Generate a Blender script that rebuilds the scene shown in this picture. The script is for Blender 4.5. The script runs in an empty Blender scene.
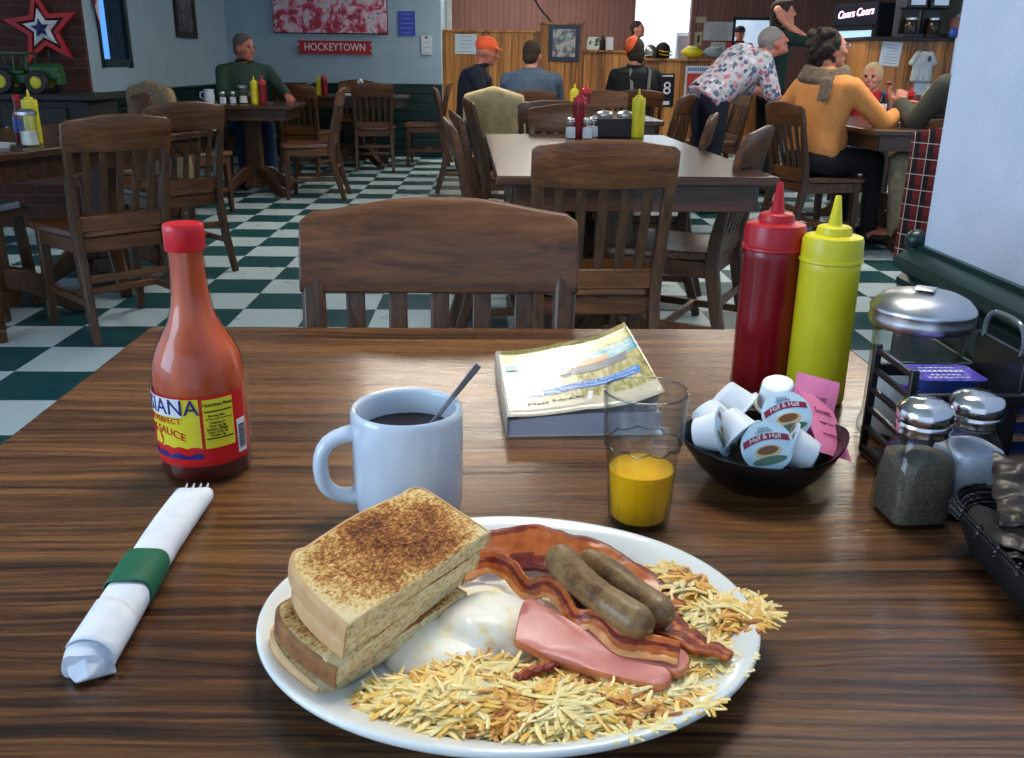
# A diner breakfast table, built object by object
WORLD = .62; LAMP = 11.0; EXPOSURE = 1.08
LAMPS = [(.5, 1.5), (-.3, 6.2), (2.7, 5.6), (2.6, 9.2), (.9, 10.6), (.6, 13.4)]
AREAS = [('daylight_window', (-3.2, -.6, 1.7), (0, -1.3, 0), (1.6, 2.2), 40, (.55, .75, 1.0))]
import bpy, bmesh, math, random
from mathutils import Vector as V, Matrix as M, noise
random.seed(7)
SC = bpy.context.scene
COL = SC.collection
PI = math.pi
R = math.radians

# ---------------------------------------------------------------- mesh builder
class MB:
    def __init__(s): s.v = []; s.f = []; s.m = []
    def add(s, vs, fs, m=0, T=None):
        o = len(s.v)
        s.v += [tuple(T @ V(p)) if T else tuple(p) for p in vs]
        s.f += [tuple(i + o for i in f) for f in fs]
        s.m += [m] * len(fs)
        return s
    def box(s, c, d, m=0, T=None, rz=0, taper=1.0):
        x, y, z = d[0]/2, d[1]/2, d[2]/2
        vs = [(a*x*(taper if k < 0 else 1), b*y*(taper if k < 0 else 1), k*z) for k in (-1, 1) for a, b in ((-1, -1), (1, -1), (1, 1), (-1, 1))]
        X = M.Translation(V(c)) @ M.Rotation(rz, 4, 'Z')
        if T: X = T @ X
        return s.add(vs, [(3, 2, 1, 0), (4, 5, 6, 7), (0, 1, 5, 4), (1, 2, 6, 5), (2, 3, 7, 6), (3, 0, 4, 7)], m, X)
    def loft(s, loops, m=0, T=None, caps=True, closed=False):
        n = len(loops[0]); vs = [p for l in loops for p in l]; fs = []
        k = len(loops)
        for i in range(k if closed else k-1):
            a = i*n; b = ((i+1) % k)*n
            for j in range(n):
                fs.append((a+j, a+(j+1) % n, b+(j+1) % n, b+j))
        if caps and not closed:
            fs.append(tuple(reversed(range(n)))); fs.append(tuple((k-1)*n + j for j in range(n)))
        return s.add(vs, fs, m, T)
    def lathe(s, prof, n=32, c=(0, 0, 0), m=0, T=None, fn=None, caps=True):
        loops = []
        for r, z in prof:
            r = max(r, 1e-5)
            loops.append([(c[0] + r*(fn(2*PI*j/n, z) if fn else 1)*math.cos(2*PI*j/n), c[1] + r*(fn(2*PI*j/n, z) if fn else 1)*math.sin(2*PI*j/n), c[2]+z) for j in range(n)])
        return s.loft(loops, m, T, caps)
    def tube(s, pts, r, n=10, m=0, T=None, closed=False, caps=True, ell=None, up=None):
        P = [V(p) for p in pts]; k = len(P)
        rr = r if isinstance(r, (list, tuple)) else [r]*k
        loops = []; u = None
        for i in range(k):
            if closed: t = P[(i+1) % k] - P[i-1]
            else: t = P[min(i+1, k-1)] - P[max(i-1, 0)]
            t.normalize()
            if up is not None: u = V(up)
            elif u is None: u = V((0, 0, 1)) if abs(t.z) < .9 else V((0, 1, 0))
            u = u - t*u.dot(t)
            if u.length < 1e-6: u = t.orthogonal()
            u.normalize(); w = t.cross(u)
            a, b = ell if ell else (1, 1)
            loops.append([tuple(P[i] + (w*math.cos(2*PI*j/n)*a + u*math.sin(2*PI*j/n)*b)*rr[i]) for j in range(n)])
        return s.loft(loops, m, T, caps, closed)
    def bar(s, pts, w, h, up=(0, 0, 1), m=0, T=None):
        """square-section bar along pts; w across, h along up (numbers or lists)"""
        P = [V(p) for p in pts]; k = len(P); loops = []
        ws = w if isinstance(w, (list, tuple)) else [w]*k
        hs = h if isinstance(h, (list, tuple)) else [h]*k
        for i in range(k):
            t = (P[min(i+1, k-1)] - P[max(i-1, 0)]).normalized()
            u = V(up); u = (u - t*u.dot(t)).normalized(); q = t.cross(u)
            loops.append([tuple(P[i] + q*a*ws[i]/2 + u*b*hs[i]/2) for a, b in ((-1, -1), (1, -1), (1, 1), (-1, 1))])
        return s.loft(loops, m, T)
    def grid(s, fn, nu, nv, m=0, T=None, mf=None):
        vs = [fn(i/nu, j/nv) for j in range(nv+1) for i in range(nu+1)]
        o = len(s.v)
        s.add(vs, [(j*(nu+1)+i, j*(nu+1)+i+1, (j+1)*(nu+1)+i+1, (j+1)*(nu+1)+i) for j in range(nv) for i in range(nu)], m, T)
        if mf:
            for j in range(nv):
                for i in range(nu): s.m[len(s.m)-nu*nv + j*nu + i] = mf((i+.5)/nu, (j+.5)/nv)
        return s
    def prism(s, out, z0, z1, m=0, T=None):
        return s.loft([[(x, y, z0) for x, y in out], [(x, y, z1) for x, y in out]], m, T)
    def ball(s, c, r, n=16, k=10, m=0, T=None, rot=None):
        r = (r, r, r) if not isinstance(r, (tuple, list)) else r
        X = M.Translation(V(c))
        if rot: X = X @ rot
        X = X @ M.Diagonal((*r, 1))
        if T: X = T @ X
        return s.lathe([(math.sin(PI*i/k), -math.cos(PI*i/k)) for i in range(k+1)], n, m=m, T=X)
    def cap(s, a, b, ra, rb, n=14, m=0):
        """rounded cone"""
        a = V(a); b = V(b); d = b-a; L = max(d.length, 1e-5); t = d/L
        pts = []; rr = []
        for i in range(5):
            q = PI/2*i/4; pts.append(a - t*ra*math.cos(q)); rr.append(max(ra*math.sin(q), 1e-4))
        for i in range(5):
            q = PI/2*i/4; pts.append(b + t*rb*math.sin(q)); rr.append(max(rb*math.cos(q), 1e-4))
        w = t.orthogonal().normalized(); u = t.cross(w)
        return s.loft([[tuple(p + (w*math.cos(2*PI*j/n) + u*math.sin(2*PI*j/n))*r) for j in range(n)] for p, r in zip(pts, rr)], m)
    def mesh(s, name, mats):
        me = bpy.data.meshes.new(name)
        me.from_pydata(s.v, [], s.f)
        for mt in (mats if isinstance(mats, (list, tuple)) else [mats]): me.materials.append(mt)
        me.polygons.foreach_set('material_index', s.m)
        return me
    def build(s, name, mats, parent=None, smooth=40, bevel=0, seg=2, sub=0, loc=None, rot=None, flip=True):
        me = s.mesh(name, mats)
        if flip:
            bm = bmesh.new(); bm.from_mesh(me); bmesh.ops.recalc_face_normals(bm, faces=bm.faces); bm.to_mesh(me); bm.free()
        if smooth:
            me.polygons.foreach_set('use_smooth', [True]*len(me.polygons)); me.set_sharp_from_angle(angle=R(smooth))
        o = bpy.data.objects.new(name, me); COL.objects.link(o)
        if parent is not None: o.parent = parent
        if loc is not None: o.location = loc
        if rot is not None: o.rotation_euler = rot
        if bevel:
            b = o.modifiers.new('bevel', 'BEVEL'); b.width = bevel; b.segments = seg; b.limit_method = 'ANGLE'; b.angle_limit = R(35)
        if sub:
            b = o.modifiers.new('sub', 'SUBSURF'); b.levels = sub; b.render_levels = sub
        return o

def blob(mb, name, mats, parent=None, voxel=.01, smooth=4, fac=.5, matfn=None, **kw):
    """fuse everything in mb into one continuous skin"""
    me = mb.mesh(name, mats[0] if isinstance(mats, (list, tuple)) else mats)
    o = bpy.data.objects.new(name, me); COL.objects.link(o)
    r = o.modifiers.new('r', 'REMESH'); r.mode = 'VOXEL'; r.voxel_size = voxel
    if smooth:
        q = o.modifiers.new('s', 'SMOOTH'); q.factor = fac; q.iterations = smooth
    dg = bpy.context.evaluated_depsgraph_get(); dg.update()
    me2 = bpy.data.meshes.new_from_object(o.evaluated_get(dg), depsgraph=dg)
    o.modifiers.clear(); o.data = me2; bpy.data.meshes.remove(me); me2.name = name
    me2.materials.clear()
    for mt in (mats if isinstance(mats, (list, tuple)) else [mats]): me2.materials.append(mt)
    if matfn: me2.polygons.foreach_set('material_index', [matfn(p.center) for p in me2.polygons])
    else: me2.polygons.foreach_set('material_index', [0]*len(me2.polygons))
    me2.polygons.foreach_set('use_smooth', [True]*len(me2.polygons))
    if parent is not None: o.parent = parent
    for k, v in kw.items(): setattr(o, k, v)
    return o

def text_mb(body, size, mb=None, T=None, m=0, ext=.0004, align='CENTER', fn=None, shear=0, res=3):
    cu = bpy.data.curves.new('t', 'FONT'); cu.body = body; cu.size = size; cu.extrude = ext
    cu.align_x = align; cu.align_y = 'CENTER'; cu.resolution_u = res; cu.shear = shear
    ob = bpy.data.objects.new('t', cu); COL.objects.link(ob)
    dg = bpy.context.evaluated_depsgraph_get(); dg.update()
    me = ob.evaluated_get(dg).to_mesh()
    vs = [tuple(v.co) for v in me.vertices]; fs = [tuple(p.vertices) for p in me.polygons]
    ob.evaluated_get(dg).to_mesh_clear(); bpy.data.objects.remove(ob); bpy.data.curves.remove(cu)
    if fn: vs = [fn(*p) for p in vs]
    mb = mb or MB()
    return mb.add(vs, fs, m, T)

def tag(o, label=None, cat=None, group=None, kind=None):
    if label: o['label'] = label
    if cat: o['category'] = cat
    if group: o['group'] = group
    if kind: o['kind'] = kind
    return o
def thing(name, label, cat, loc=(0, 0, 0), rz=0, group=None, rot=None):
    o = bpy.data.objects.new(name, None); COL.objects.link(o)
    o.empty_display_size = .05
    o.location = loc; o.rotation_euler = rot if rot else (0, 0, rz)
    return tag(o, label, cat, group)
def struct(o): o['kind'] = 'structure'; return o
def dup(root, loc, rz=0, label=None, group=None, rot=None, scale=None):
    def cp(o, parent):
        c = o.copy(); COL.objects.link(c)
        if parent is not None: c.parent = parent
        for ch in list(KIDS.get(o.name, ())): cp(ch, c)
        return c
    KIDS = {}
    for o in bpy.data.objects:
        if o.parent is not None: KIDS.setdefault(o.parent.name, []).append(o)
    c = cp(root, None)
    c.location = loc; c.rotation_euler = rot if rot else (0, 0, rz)
    if scale: c.scale = (scale,)*3
    if label: c['label'] = label
    if group: c['group'] = group
    elif 'group' in c.keys(): del c['group']
    return c

def rrect(w, h, r, n=5):
    """rounded rectangle outline, centred"""
    o = []
    for cx, cy, a0 in ((w/2-r, h/2-r, 0), (-w/2+r, h/2-r, 90), (-w/2+r, -h/2+r, 180), (w/2-r, -h/2+r, 270)):
        for i in range(n+1):
            a = R(a0 + 90*i/n); o.append((cx + r*math.cos(a), cy + r*math.sin(a)))
    return o

# ---------------------------------------------------------------- materials
def srgb(*c):
    return tuple(((x/255)/12.92 if x/255 <= .04045 else ((x/255+.055)/1.055)**2.4) for x in c) + (1,)
def nn(nt, t, props=None, **ins):
    n = nt.nodes.new('ShaderNode'+t)
    for k, v in (props or {}).items(): setattr(n, k, v)
    for k, v in ins.items():
        s = n.inputs[int(k[1:])] if k[0] == 'i' and k[1:].isdigit() else n.inputs[k.replace('_', ' ')]
        if isinstance(v, bpy.types.NodeSocket): nt.links.new(v, s)
        else: s.default_value = v
    return n
def ramp(nt, fac, stops):
    n = nn(nt, 'ValToRGB'); nt.links.new(fac, n.inputs[0]); e = n.color_ramp.elements
    while len(e) < len(stops): e.new(.5)
    for x, (p, c) in zip(e, stops): x.position = p; x.color = c if len(c) == 4 else (*c, 1)
    return n.outputs[0]
def mix(nt, fac, a, b, mode='MIX'):
    n = nn(nt, 'Mix', dict(data_type='RGBA', blend_type=mode))
    for s, v in ((n.inputs[0], fac), (n.inputs[6], a), (n.inputs[7], b)):
        if isinstance(v, bpy.types.NodeSocket): nt.links.new(v, s)
        else: s.default_value = v
    return n.outputs[2]
def math_(nt, op, a, b=0.0):
    n = nn(nt, 'Math', dict(operation=op))
    for s, v in ((n.inputs[0], a), (n.inputs[1], b)):
        if isinstance(v, bpy.types.NodeSocket): nt.links.new(v, s)
        else: s.default_value = v
    return n.outputs[0]
def coords(nt, scale=(1, 1, 1), loc=(0, 0, 0), rot=(0, 0, 0), kind='Object'):
    tc = nn(nt, 'TexCoord'); mp = nn(nt, 'Mapping'); nt.links.new(tc.outputs[kind], mp.inputs[0])
    mp.inputs['Scale'].default_value = scale; mp.inputs['Location'].default_value = loc; mp.inputs['Rotation'].default_value = rot
    return mp.outputs[0]
def noise_(nt, vec, scale, detail=4, rough=.5, dist=0):
    n = nn(nt, 'TexNoise', Scale=scale, Detail=detail, Roughness=rough, Distortion=dist); nt.links.new(vec, n.inputs['Vector'])
    return n.outputs[0]
def bump(nt, bsdf, h, strength=.3, dist=.002):
    b = nn(nt, 'Bump', Strength=strength, Distance=dist); nt.links.new(h, b.inputs['Height']); nt.links.new(b.outputs[0], bsdf.inputs['Normal'])
def newmat(name, col=(.5, .5, .5, 1), rough=.5, metal=0, spec=.5, emit=None, es=0, trans=0, ior=1.45, coat=0, sss=0, sssr=(.01, .006, .004)):
    mt = bpy.data.materials.new(name); mt.use_nodes = True
    nt = mt.node_tree; b = nt.nodes['Principled BSDF']
    b.inputs['Base Color'].default_value = col; b.inputs['Roughness'].default_value = rough; b.inputs['Metallic'].default_value = metal
    b.inputs['Specular IOR Level'].default_value = spec; b.inputs['IOR'].default_value = ior
    b.inputs['Transmission Weight'].default_value = trans; b.inputs['Coat Weight'].default_value = coat
    b.inputs['Coat Roughness'].default_value = .06
    if sss:
        b.inputs['Subsurface Weight'].default_value = sss; b.inputs['Subsurface Radius'].default_value = (1, .6, .4); b.inputs['Subsurface Scale'].default_value = sssr[0]
    if emit: b.inputs['Emission Color'].default_value = emit; b.inputs['Emission Strength'].default_value = es
    return mt, nt, b
def vmat(name, c1, c2=None, scale=20, rough=.5, lo=.35, hi=.65, bmp=0, bscale=None, bd=.002, map_=(1, 1, 1), detail=4, **kw):
    """plain or two-tone mottled procedural material"""
    mt, nt, b = newmat(name, c1, rough, **kw)
    c2 = c2 or tuple(x*.86 for x in c1[:3]) + (1,)
    vec = coords(nt, map_)
    nz = noise_(nt, vec, scale, detail)
    nt.links.new(ramp(nt, nz, [(lo, c1), (hi, c2)]), b.inputs['Base Color'])
    if bmp: bump(nt, b, noise_(nt, vec, bscale or scale*3, 5), bmp, bd)
    return mt
def woodmat(name, stops, axis='x', g=1.0, rough=.4, plank=0, coat=0, rv=.1, bmp=.15, gap=.02, along=1.2, across=26, spec=.5):
    """long-grained wood; grain runs along axis; plank = board width (0: none) across"""
    mt, nt, b = newmat(name, rough=rough, coat=coat, spec=spec)
    tc = nn(nt, 'TexCoord').outputs['Object']
    sx = nn(nt, 'SeparateXYZ'); nt.links.new(tc, sx.inputs[0])
    ia = 'xyz'.index(axis); A = sx.outputs[ia]
    if axis == 'z':   # across = x + y so planks show on any upright face
        B = math_(nt, 'ADD', sx.outputs[0], sx.outputs[1]); Cc = math_(nt, 'SUBTRACT', sx.outputs[0], sx.outputs[1])
    else:
        B = sx.outputs[1 - ia]; Cc = sx.outputs[2]
    seed = 0.0
    if plank:
        pf = math_(nt, 'FLOOR', math_(nt, 'DIVIDE', B, plank))
        wn = nn(nt, 'TexWhiteNoise', dict(noise_dimensions='1D')); nt.links.new(pf, wn.inputs['W'])
        seed = wn.outputs[0]
    cx = nn(nt, 'CombineXYZ')
    nt.links.new(math_(nt, 'ADD', math_(nt, 'MULTIPLY', A, along*g), math_(nt, 'MULTIPLY', seed, 37.0)), cx.inputs[0])
    nt.links.new(math_(nt, 'MULTIPLY', B, across*g), cx.inputs[1]); nt.links.new(math_(nt, 'MULTIPLY', Cc, across*g), cx.inputs[2])
    big = noise_(nt, cx.outputs[0], 1.0, 3, .55, .9)
    c2 = nn(nt, 'Mapping'); nt.links.new(cx.outputs[0], c2.inputs[0]); c2.inputs['Scale'].default_value = (5, 6, 6)
    fine = noise_(nt, c2.outputs[0], 1.0, 4, .7)
    f = math_(nt, 'ADD', math_(nt, 'MULTIPLY', big, .72), math_(nt, 'MULTIPLY', fine, .28))
    if plank: f = math_(nt, 'ADD', f, math_(nt, 'MULTIPLY', math_(nt, 'SUBTRACT', seed, .5), rv))
    col = ramp(nt, f, stops)
    if plank and gap:
        fr = math_(nt, 'FRACT', math_(nt, 'DIVIDE', B, plank))
        edge = math_(nt, 'LESS_THAN', fr, gap)
        col = mix(nt, edge, col, (stops[0][1][0]*.5, stops[0][1][1]*.5, stops[0][1][2]*.5, 1))
    nt.links.new(col, b.inputs['Base Color'])
    if bmp: bump(nt, b, f, bmp, .0012)
    return mt

def thinglass(name, tint, edge, rough=.02, ior=1.5):
    """thin-walled clear glass: see-through, darker at grazing edges, with real reflections"""
    mt = bpy.data.materials.new(name); mt.use_nodes = True; nt = mt.node_tree; nt.nodes.clear()
    out = nn(nt, 'OutputMaterial'); lw = nn(nt, 'LayerWeight', Blend=.25); fc = nn(nt, 'LayerWeight', Blend=.5).outputs['Facing']
    tr = nn(nt, 'BsdfTransparent'); gl = nn(nt, 'BsdfGlossy', Roughness=rough)
    nt.links.new(mix(nt, math_(nt, 'POWER', fc, 3.0), tint, edge), tr.inputs[0])
    ms = nn(nt, 'MixShader'); nt.links.new(math_(nt, 'ADD', math_(nt, 'MULTIPLY', math_(nt, 'POWER', fc, 4.0), .45), .035), ms.inputs[0]); nt.links.new(tr.outputs[0], ms.inputs[1]); nt.links.new(gl.outputs[0], ms.inputs[2])
    nt.links.new(ms.outputs[0], out.inputs[0]); return mt
def grainmat(name, stops, rough=.3, plank=.115, bmp=.3):
    """open-grained oak top: fine dark pores in long wavering streaks along x, laid in boards"""
    mt, nt, b = newmat(name, rough=rough, coat=.35); b.inputs['Coat Roughness'].default_value = .13
    sx = nn(nt, 'SeparateXYZ'); nt.links.new(nn(nt, 'TexCoord').outputs['Object'], sx.inputs[0]); A, B, C = sx.outputs
    pf = math_(nt, 'FLOOR', math_(nt, 'DIVIDE', math_(nt, 'ADD', B, .03), plank))
    wn = nn(nt, 'TexWhiteNoise', dict(noise_dimensions='1D')); nt.links.new(pf, wn.inputs['W']); seed = wn.outputs[0]
    def vec(a, b_, sd):
        c = nn(nt, 'CombineXYZ'); nt.links.new(math_(nt, 'ADD', math_(nt, 'MULTIPLY', A, a), math_(nt, 'MULTIPLY', seed, sd)), c.inputs[0])
        nt.links.new(math_(nt, 'MULTIPLY', Bw, b_), c.inputs[1]); nt.links.new(math_(nt, 'MULTIPLY', C, b_), c.inputs[2]); return c.outputs[0]
    Bw = B
    warp = noise_(nt, vec(3.2, 9, 31), 1.0, 2, .5)
    Bw = math_(nt, 'ADD', B, math_(nt, 'MULTIPLY', math_(nt, 'SUBTRACT', warp, .5), .045))
    big = noise_(nt, vec(1.6, 42, 17), 1.0, 3, .5); mid = noise_(nt, vec(4.5, 190, 53), 1.0, 3, .6); fine = noise_(nt, vec(26, 620, 71), 1.0, 2, .6)
    f = math_(nt, 'ADD', math_(nt, 'ADD', math_(nt, 'MULTIPLY', big, .30), math_(nt, 'MULTIPLY', mid, .48)), math_(nt, 'MULTIPLY', fine, .22))
    f = math_(nt, 'ADD', f, math_(nt, 'MULTIPLY', math_(nt, 'SUBTRACT', seed, .5), .05))
    nt.links.new(ramp(nt, f, stops), b.inputs['Base Color'])
    nt.links.new(ramp(nt, fine, [(.3, (rough+.12,)*3), (.7, (rough-.05,)*3)]), b.inputs['Roughness'])
    bump(nt, b, f, bmp, .0012)
    nt.links.new(b.inputs['Normal'].links[0].from_socket, b.inputs['Coat Normal'])
    return mt
# ---------------------------------------------------------------- camera
cam = bpy.data.cameras.new('camera'); co = bpy.data.objects.new('camera', cam); COL.objects.link(co); SC.camera = co
cam.sensor_width = 36; cam.sensor_fit = 'HORIZONTAL'; cam.lens = 912.1/1024*36; cam.clip_start = .02; cam.clip_end = 100
_th, _ro, _ya = R(19.0775), R(.6866), R(1.5739)
_r = V((math.cos(_ya), -math.sin(_ya), 0)); _fw = V((math.sin(_ya), math.cos(_ya), 0)); _up = V((0, 0, 1))
_F = _fw*math.cos(_th) - _up*math.sin(_th); _U = _up*math.cos(_th) + _fw*math.sin(_th)
_R2 = _r*math.cos(_ro) + _U*math.sin(_ro); _U2 = _U*math.cos(_ro) - _r*math.sin(_ro)
co.matrix_world = M(((_R2.x, _U2.x, -_F.x, 0), (_R2.y, _U2.y, -_F.y, 0), (_R2.z, _U2.z, -_F.z, 1.0918), (0, 0, 0, 1)))
TZ = .75                                    # table height

# ---------------------------------------------------------------- shared materials
M_oak = grainmat('dark_oak', [(.36, (.014, .006, .0025)), (.45, (.06, .023, .008)), (.53, (.145, .060, .019)), (.64, (.26, .116, .038))], .27)
M_chair = woodmat('chair_oak', [(.3, (.02, .009, .004)), (.5, (.060, .026, .010)), (.7, (.10, .045, .017))], 'z', 1.0, .36, bmp=.08, along=5, across=40)
M_chairx = woodmat('chair_oak_crosswise', [(.3, (.026, .010, .004)), (.5, (.100, .038, .013)), (.7, (.175, .072, .025))], 'x', 1.0, .36, bmp=.08, along=5, across=45)
M_dtable = woodmat('dark_table_wood', [(.3, (.022, .010, .006)), (.5, (.058, .026, .014)), (.7, (.095, .044, .024))], 'x', 1.0, .25, plank=.12, gap=.006, rv=.08, bmp=.04, along=2, across=30)
M_pine = woodmat('knotty_pine', [(.3, (.16, .055, .012)), (.45, (.38, .14, .027)), (.62, (.55, .225, .05)), (.75, (.66, .31, .09))], 'z', 1.0, .42, plank=.1, rv=.34, gap=.05, bmp=.05, along=1.6, across=22)
M_white = vmat('painted_white_wall', srgb(150, 174, 190), srgb(142, 166, 182), 6, .75, bmp=.1, bscale=60)
M_stucco = vmat('textured_white_wall', srgb(196, 205, 222), srgb(188, 198, 216), 12, .7, bmp=.55, bscale=160, bd=.0012)
M_green = vmat('dark_green_paint', srgb(8, 42, 38), srgb(6, 34, 31), 8, .32, bmp=.03)
M_ceil = vmat('ceiling_tile', srgb(205, 205, 200), None, 20, .9, bmp=.2, bscale=120)
M_black = vmat('black_plastic', (.008, .008, .009, 1), (.011, .011, .012, 1), 30, .35)
M_blackm = vmat('matt_black', (.012, .012, .013, 1), (.018, .018, .02, 1), 30, .6)
M_paper = vmat('white_paper', srgb(205, 212, 222), srgb(196, 204, 216), 14, .8)
M_ink = newmat('ink', srgb(70, 75, 90), .7)[0]
M_steel = newmat('polished_steel', (.62, .62, .62, 1), .16, 1)[0]
M_chrome = newmat('brushed_steel', (.55, .56, .58, 1), .28, 1)[0]
M_clear = thinglass('clear_glass', (.97, .985, .98, 1), (.42, .46, .46, 1))
M_red = vmat('red_plastic', srgb(178, 16, 32), srgb(168, 12, 28), 40, .33, sss=.05)
M_redbody = vmat('ketchup_red_body', srgb(128, 8, 20), srgb(112, 6, 16), 16, .24)
M_yel = vmat('yellow_plastic', srgb(214, 204, 36), srgb(206, 194, 28), 30, .34, sss=.08)
M_navy = vmat('navy_cloth', srgb(22, 28, 46), srgb(16, 22, 38), 60, .85, bmp=.2)
M_denim = vmat('blue_denim', srgb(40, 60, 98), srgb(28, 44, 76), 70, .85, bmp=.2)
M_gold = newmat('gold_plastic', srgb(196, 160, 40), .3)[0]

# floor: the checker
mt, nt, b = newmat('checker_lino', rough=.3)
ck = nn(nt, 'TexChecker', Scale=1/.305, Color1=srgb(188, 208, 214), Color2=srgb(6, 70, 76))
vec = coords(nt, loc=(0, 0, .15)); nt.links.new(vec, ck.inputs['Vector'])
c = mix(nt, math_(nt, 'MULTIPLY', noise_(nt, vec, 14, 6, .7), .22), ck.outputs[0], srgb(78, 98, 104))
nt.links.new(c, b.inputs['Base Color'])
nt.links.new(ramp(nt, noise_(nt, vec, 5, 4), [(.3, (.26,)*3), (.7, (.42,)*3)]), b.inputs['Roughness'])
bump(nt, b, noise_(nt, vec, 40, 3), .04, .002)
M_floor = mt
ox, oy = -1.7442, 2.9208
f = MB().grid(lambda u, v: (-5.256 + 13.5*u, -5.4 + 20*v, 0), 8, 8).build('floor', M_floor, smooth=0, loc=(ox, oy, 0)); struct(f)
f = MB().box((1, 6.5, 2.82), (13.5, 19, .1)).build('ceiling', M_ceil, smooth=0); struct(f)

# right hand wall stub with chair rail
w = MB().box((.68, -.185, 1.8), (.16, 2.85, 1.95)).build('wall_right', M_stucco, bevel=.006); struct(w)
prof = [(.600, .862), (.592, .862), (.590, .855), (.576, .852), (.566, .846), (.562, .838), (.564, .832), (.575, .828), (.578, .822), (.572, .816), (.570, .808), (.574, .802), (.580, .799), (.584, .79), (.584, .30), (.60, .30)]
mb = MB().loft([[(x, y, z) for x, z in prof] for y in (-1.6, 1.242)])
w = mb.build('trim_1', M_green, smooth=30); struct(w)
mb = MB()
for k in range(10): mb.box((.588, -.185, .05 + .075*k), (.014 + .006*(k % 2), 2.85, .072))
mb.box((.68, -.185, .42), (.165, 2.85, .84)); w = mb.build('baseboard_right', M_green, bevel=.004); struct(w)
mb = MB().tube([(.594, 1.248, .0), (.594, 1.248, .86)], .012, 10).ball((.594, 1.248, .866), .015)
struct(mb.build('trim_2', M_green))

# back wall (left half of the room)
w = MB().box((-1.83, 11.56, 1.79), (2.52, .2, 1.92)).build('wall_back', M_white, smooth=0); struct(w)
mb = MB().box((-1.83, 11.57, .42), (2.52, .2, .84))
for k in range(8): mb.box((-1.82, 11.462 - .004*(k % 2), .06 + .104*k), (2.51, .022, .098))
mb.box((-1.82, 11.452, .835), (2.52, .05, .03)); struct(mb.build('baseboard_back', M_green, bevel=.006))
# left wall with its window
Xl = -3.07; Y0, Y1, ZB = 7.72, 8.36, 1.03
mb = MB()
mb.box((Xl-.03, 7.605, 1.79), (.06, .23, 1.92)).box((Xl-.03, (Y1+11.66)/2, 1.79), (.06, 11.66-Y1, 1.92))
mb.box((Xl-.03, (Y0+Y1)/2, .93), (.06, Y1-Y0, .2)).box((Xl-.03, (Y0+Y1)/2, 2.5), (.06, Y1-Y0, .52))
struct(mb.build('wall_left', M_white, smooth=0))
mb = MB().box((Xl-.1, 9.6, .415), (.21, 4.1, .83)); mb.box((Xl+.012, 9.6, .825), (.05, 4.1, .03))
for k in range(8): mb.box((Xl+.008, 9.6, .06 + .1*k), (.022, 4.1, .094))
struct(mb.build('baseboard_left', M_green, bevel=.005))
M_frame = vmat('dark_teal_paint', srgb(16, 44, 52), None, 10, .4)
win = thing('window_1', None, None); win['kind'] = 'structure'
mb = MB()
for y in (Y0+.015, Y1-.03): mb.box((Xl-.01, y, 1.64), (.06, .03 if y < 8 else .06, 1.24))
for z in (ZB+.03, 1.66, 2.2): mb.box((Xl-.01, (Y0+Y1)/2, z), (.06, Y1-Y0, .06))
o = mb.build('frame', M_frame, win, bevel=.006); struct(o)
M_pane = newmat('bluish_pane', srgb(120, 180, 255), .03, trans=1, ior=1.02)[0]
o = MB().box((Xl-.045, (Y0+Y1)/2, 1.64), (.01, Y1-Y0, 1.24)).build('pane', M_pane, win, smooth=0); struct(o)
M_cur = vmat('dark_blue_curtain', srgb(20, 52, 74), srgb(14, 38, 56), 10, .9)
o = MB().grid(lambda u, v: (Xl-.020 + .010*math.sin(u*40), Y0+.24 + (Y1-Y0-.28)*u, 1.06 + 1.14*v), 40, 4).build('blind', M_cur, win); struct(o)

# brick chimney breast, hearth
mt, nt, b = newmat('red_brick', rough=.85)
br = nn(nt, 'TexBrick', Scale=1.0, Color1=srgb(92, 44, 34), Color2=srgb(70, 34, 28), Mortar=srgb(74, 66, 62))
br.inputs['Mortar Size'].default_value = .006; br.inputs['Brick Width'].default_value = .21; br.inputs['Row Height'].default_value = .073; br.inputs['Mortar Smooth'].default_value = .2
vec = coords(nt, rot=(R(90), 0, 0)); nt.links.new(vec, br.inputs['Vector'])
nt.links.new(mix(nt, math_(nt, 'MULTIPLY', noise_(nt, coords(nt), 9, 5), .6), br.outputs[0], srgb(48, 26, 22)), b.inputs['Base Color'])
bump(nt, b, math_(nt, 'SUBTRACT', 1.0, br.outputs['Fac']), .5, .004)
M_brick = mt
struct(MB().box((-5.0, 7.47, 1.375), (3.86, .05, 2.75)).build('wall_chimney', M_brick, smooth=0))
o = MB().box((-4.3, 6.85, .15), (4.0, 1.1, .30)).build('hearth', M_brick, bevel=.008); tag(o, 'low red brick hearth along the chimney breast behind the left table', 'hearth')

# far pine partition: four stretches of different height
YP = 13.3
def part_box(x0, x1, h, y=YP, t=.12): return ((x0+x1)/2, y + t/2, h/2), (x1-x0, t, h)
mb = MB().box(*part_box(-.64, .69, 1.49)); mb.box((.025, YP+.05, 1.505), (1.36, .16, .025))
struct(mb.build('wall_pine_low', M_pine, smooth=0))
mb = MB().box(*part_box(.70, 1.28, 1.60, YP-.03, .15)); mb.box((.99, YP+.04, 1.615), (.63, .2, .025))
struct(mb.build('wall_pine_tall', M_pine, smooth=0))
mb = MB().box(*part_box(1.29, 2.10, 1.255)); mb.box((1.7, YP+.05, 1.268), (.83, .24, .028))
struct(mb.build('wall_pine_ledge', M_pine, smooth=0))
mb = MB().box(*part_box(2.11, 3.95, 1.155, YP-.04, .16)); mb.box((3.03, YP+.05, 1.168), (1.88, .34, .03))
struct(mb.build('wall_pine_counter', M_pine, smooth=0))
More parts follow.
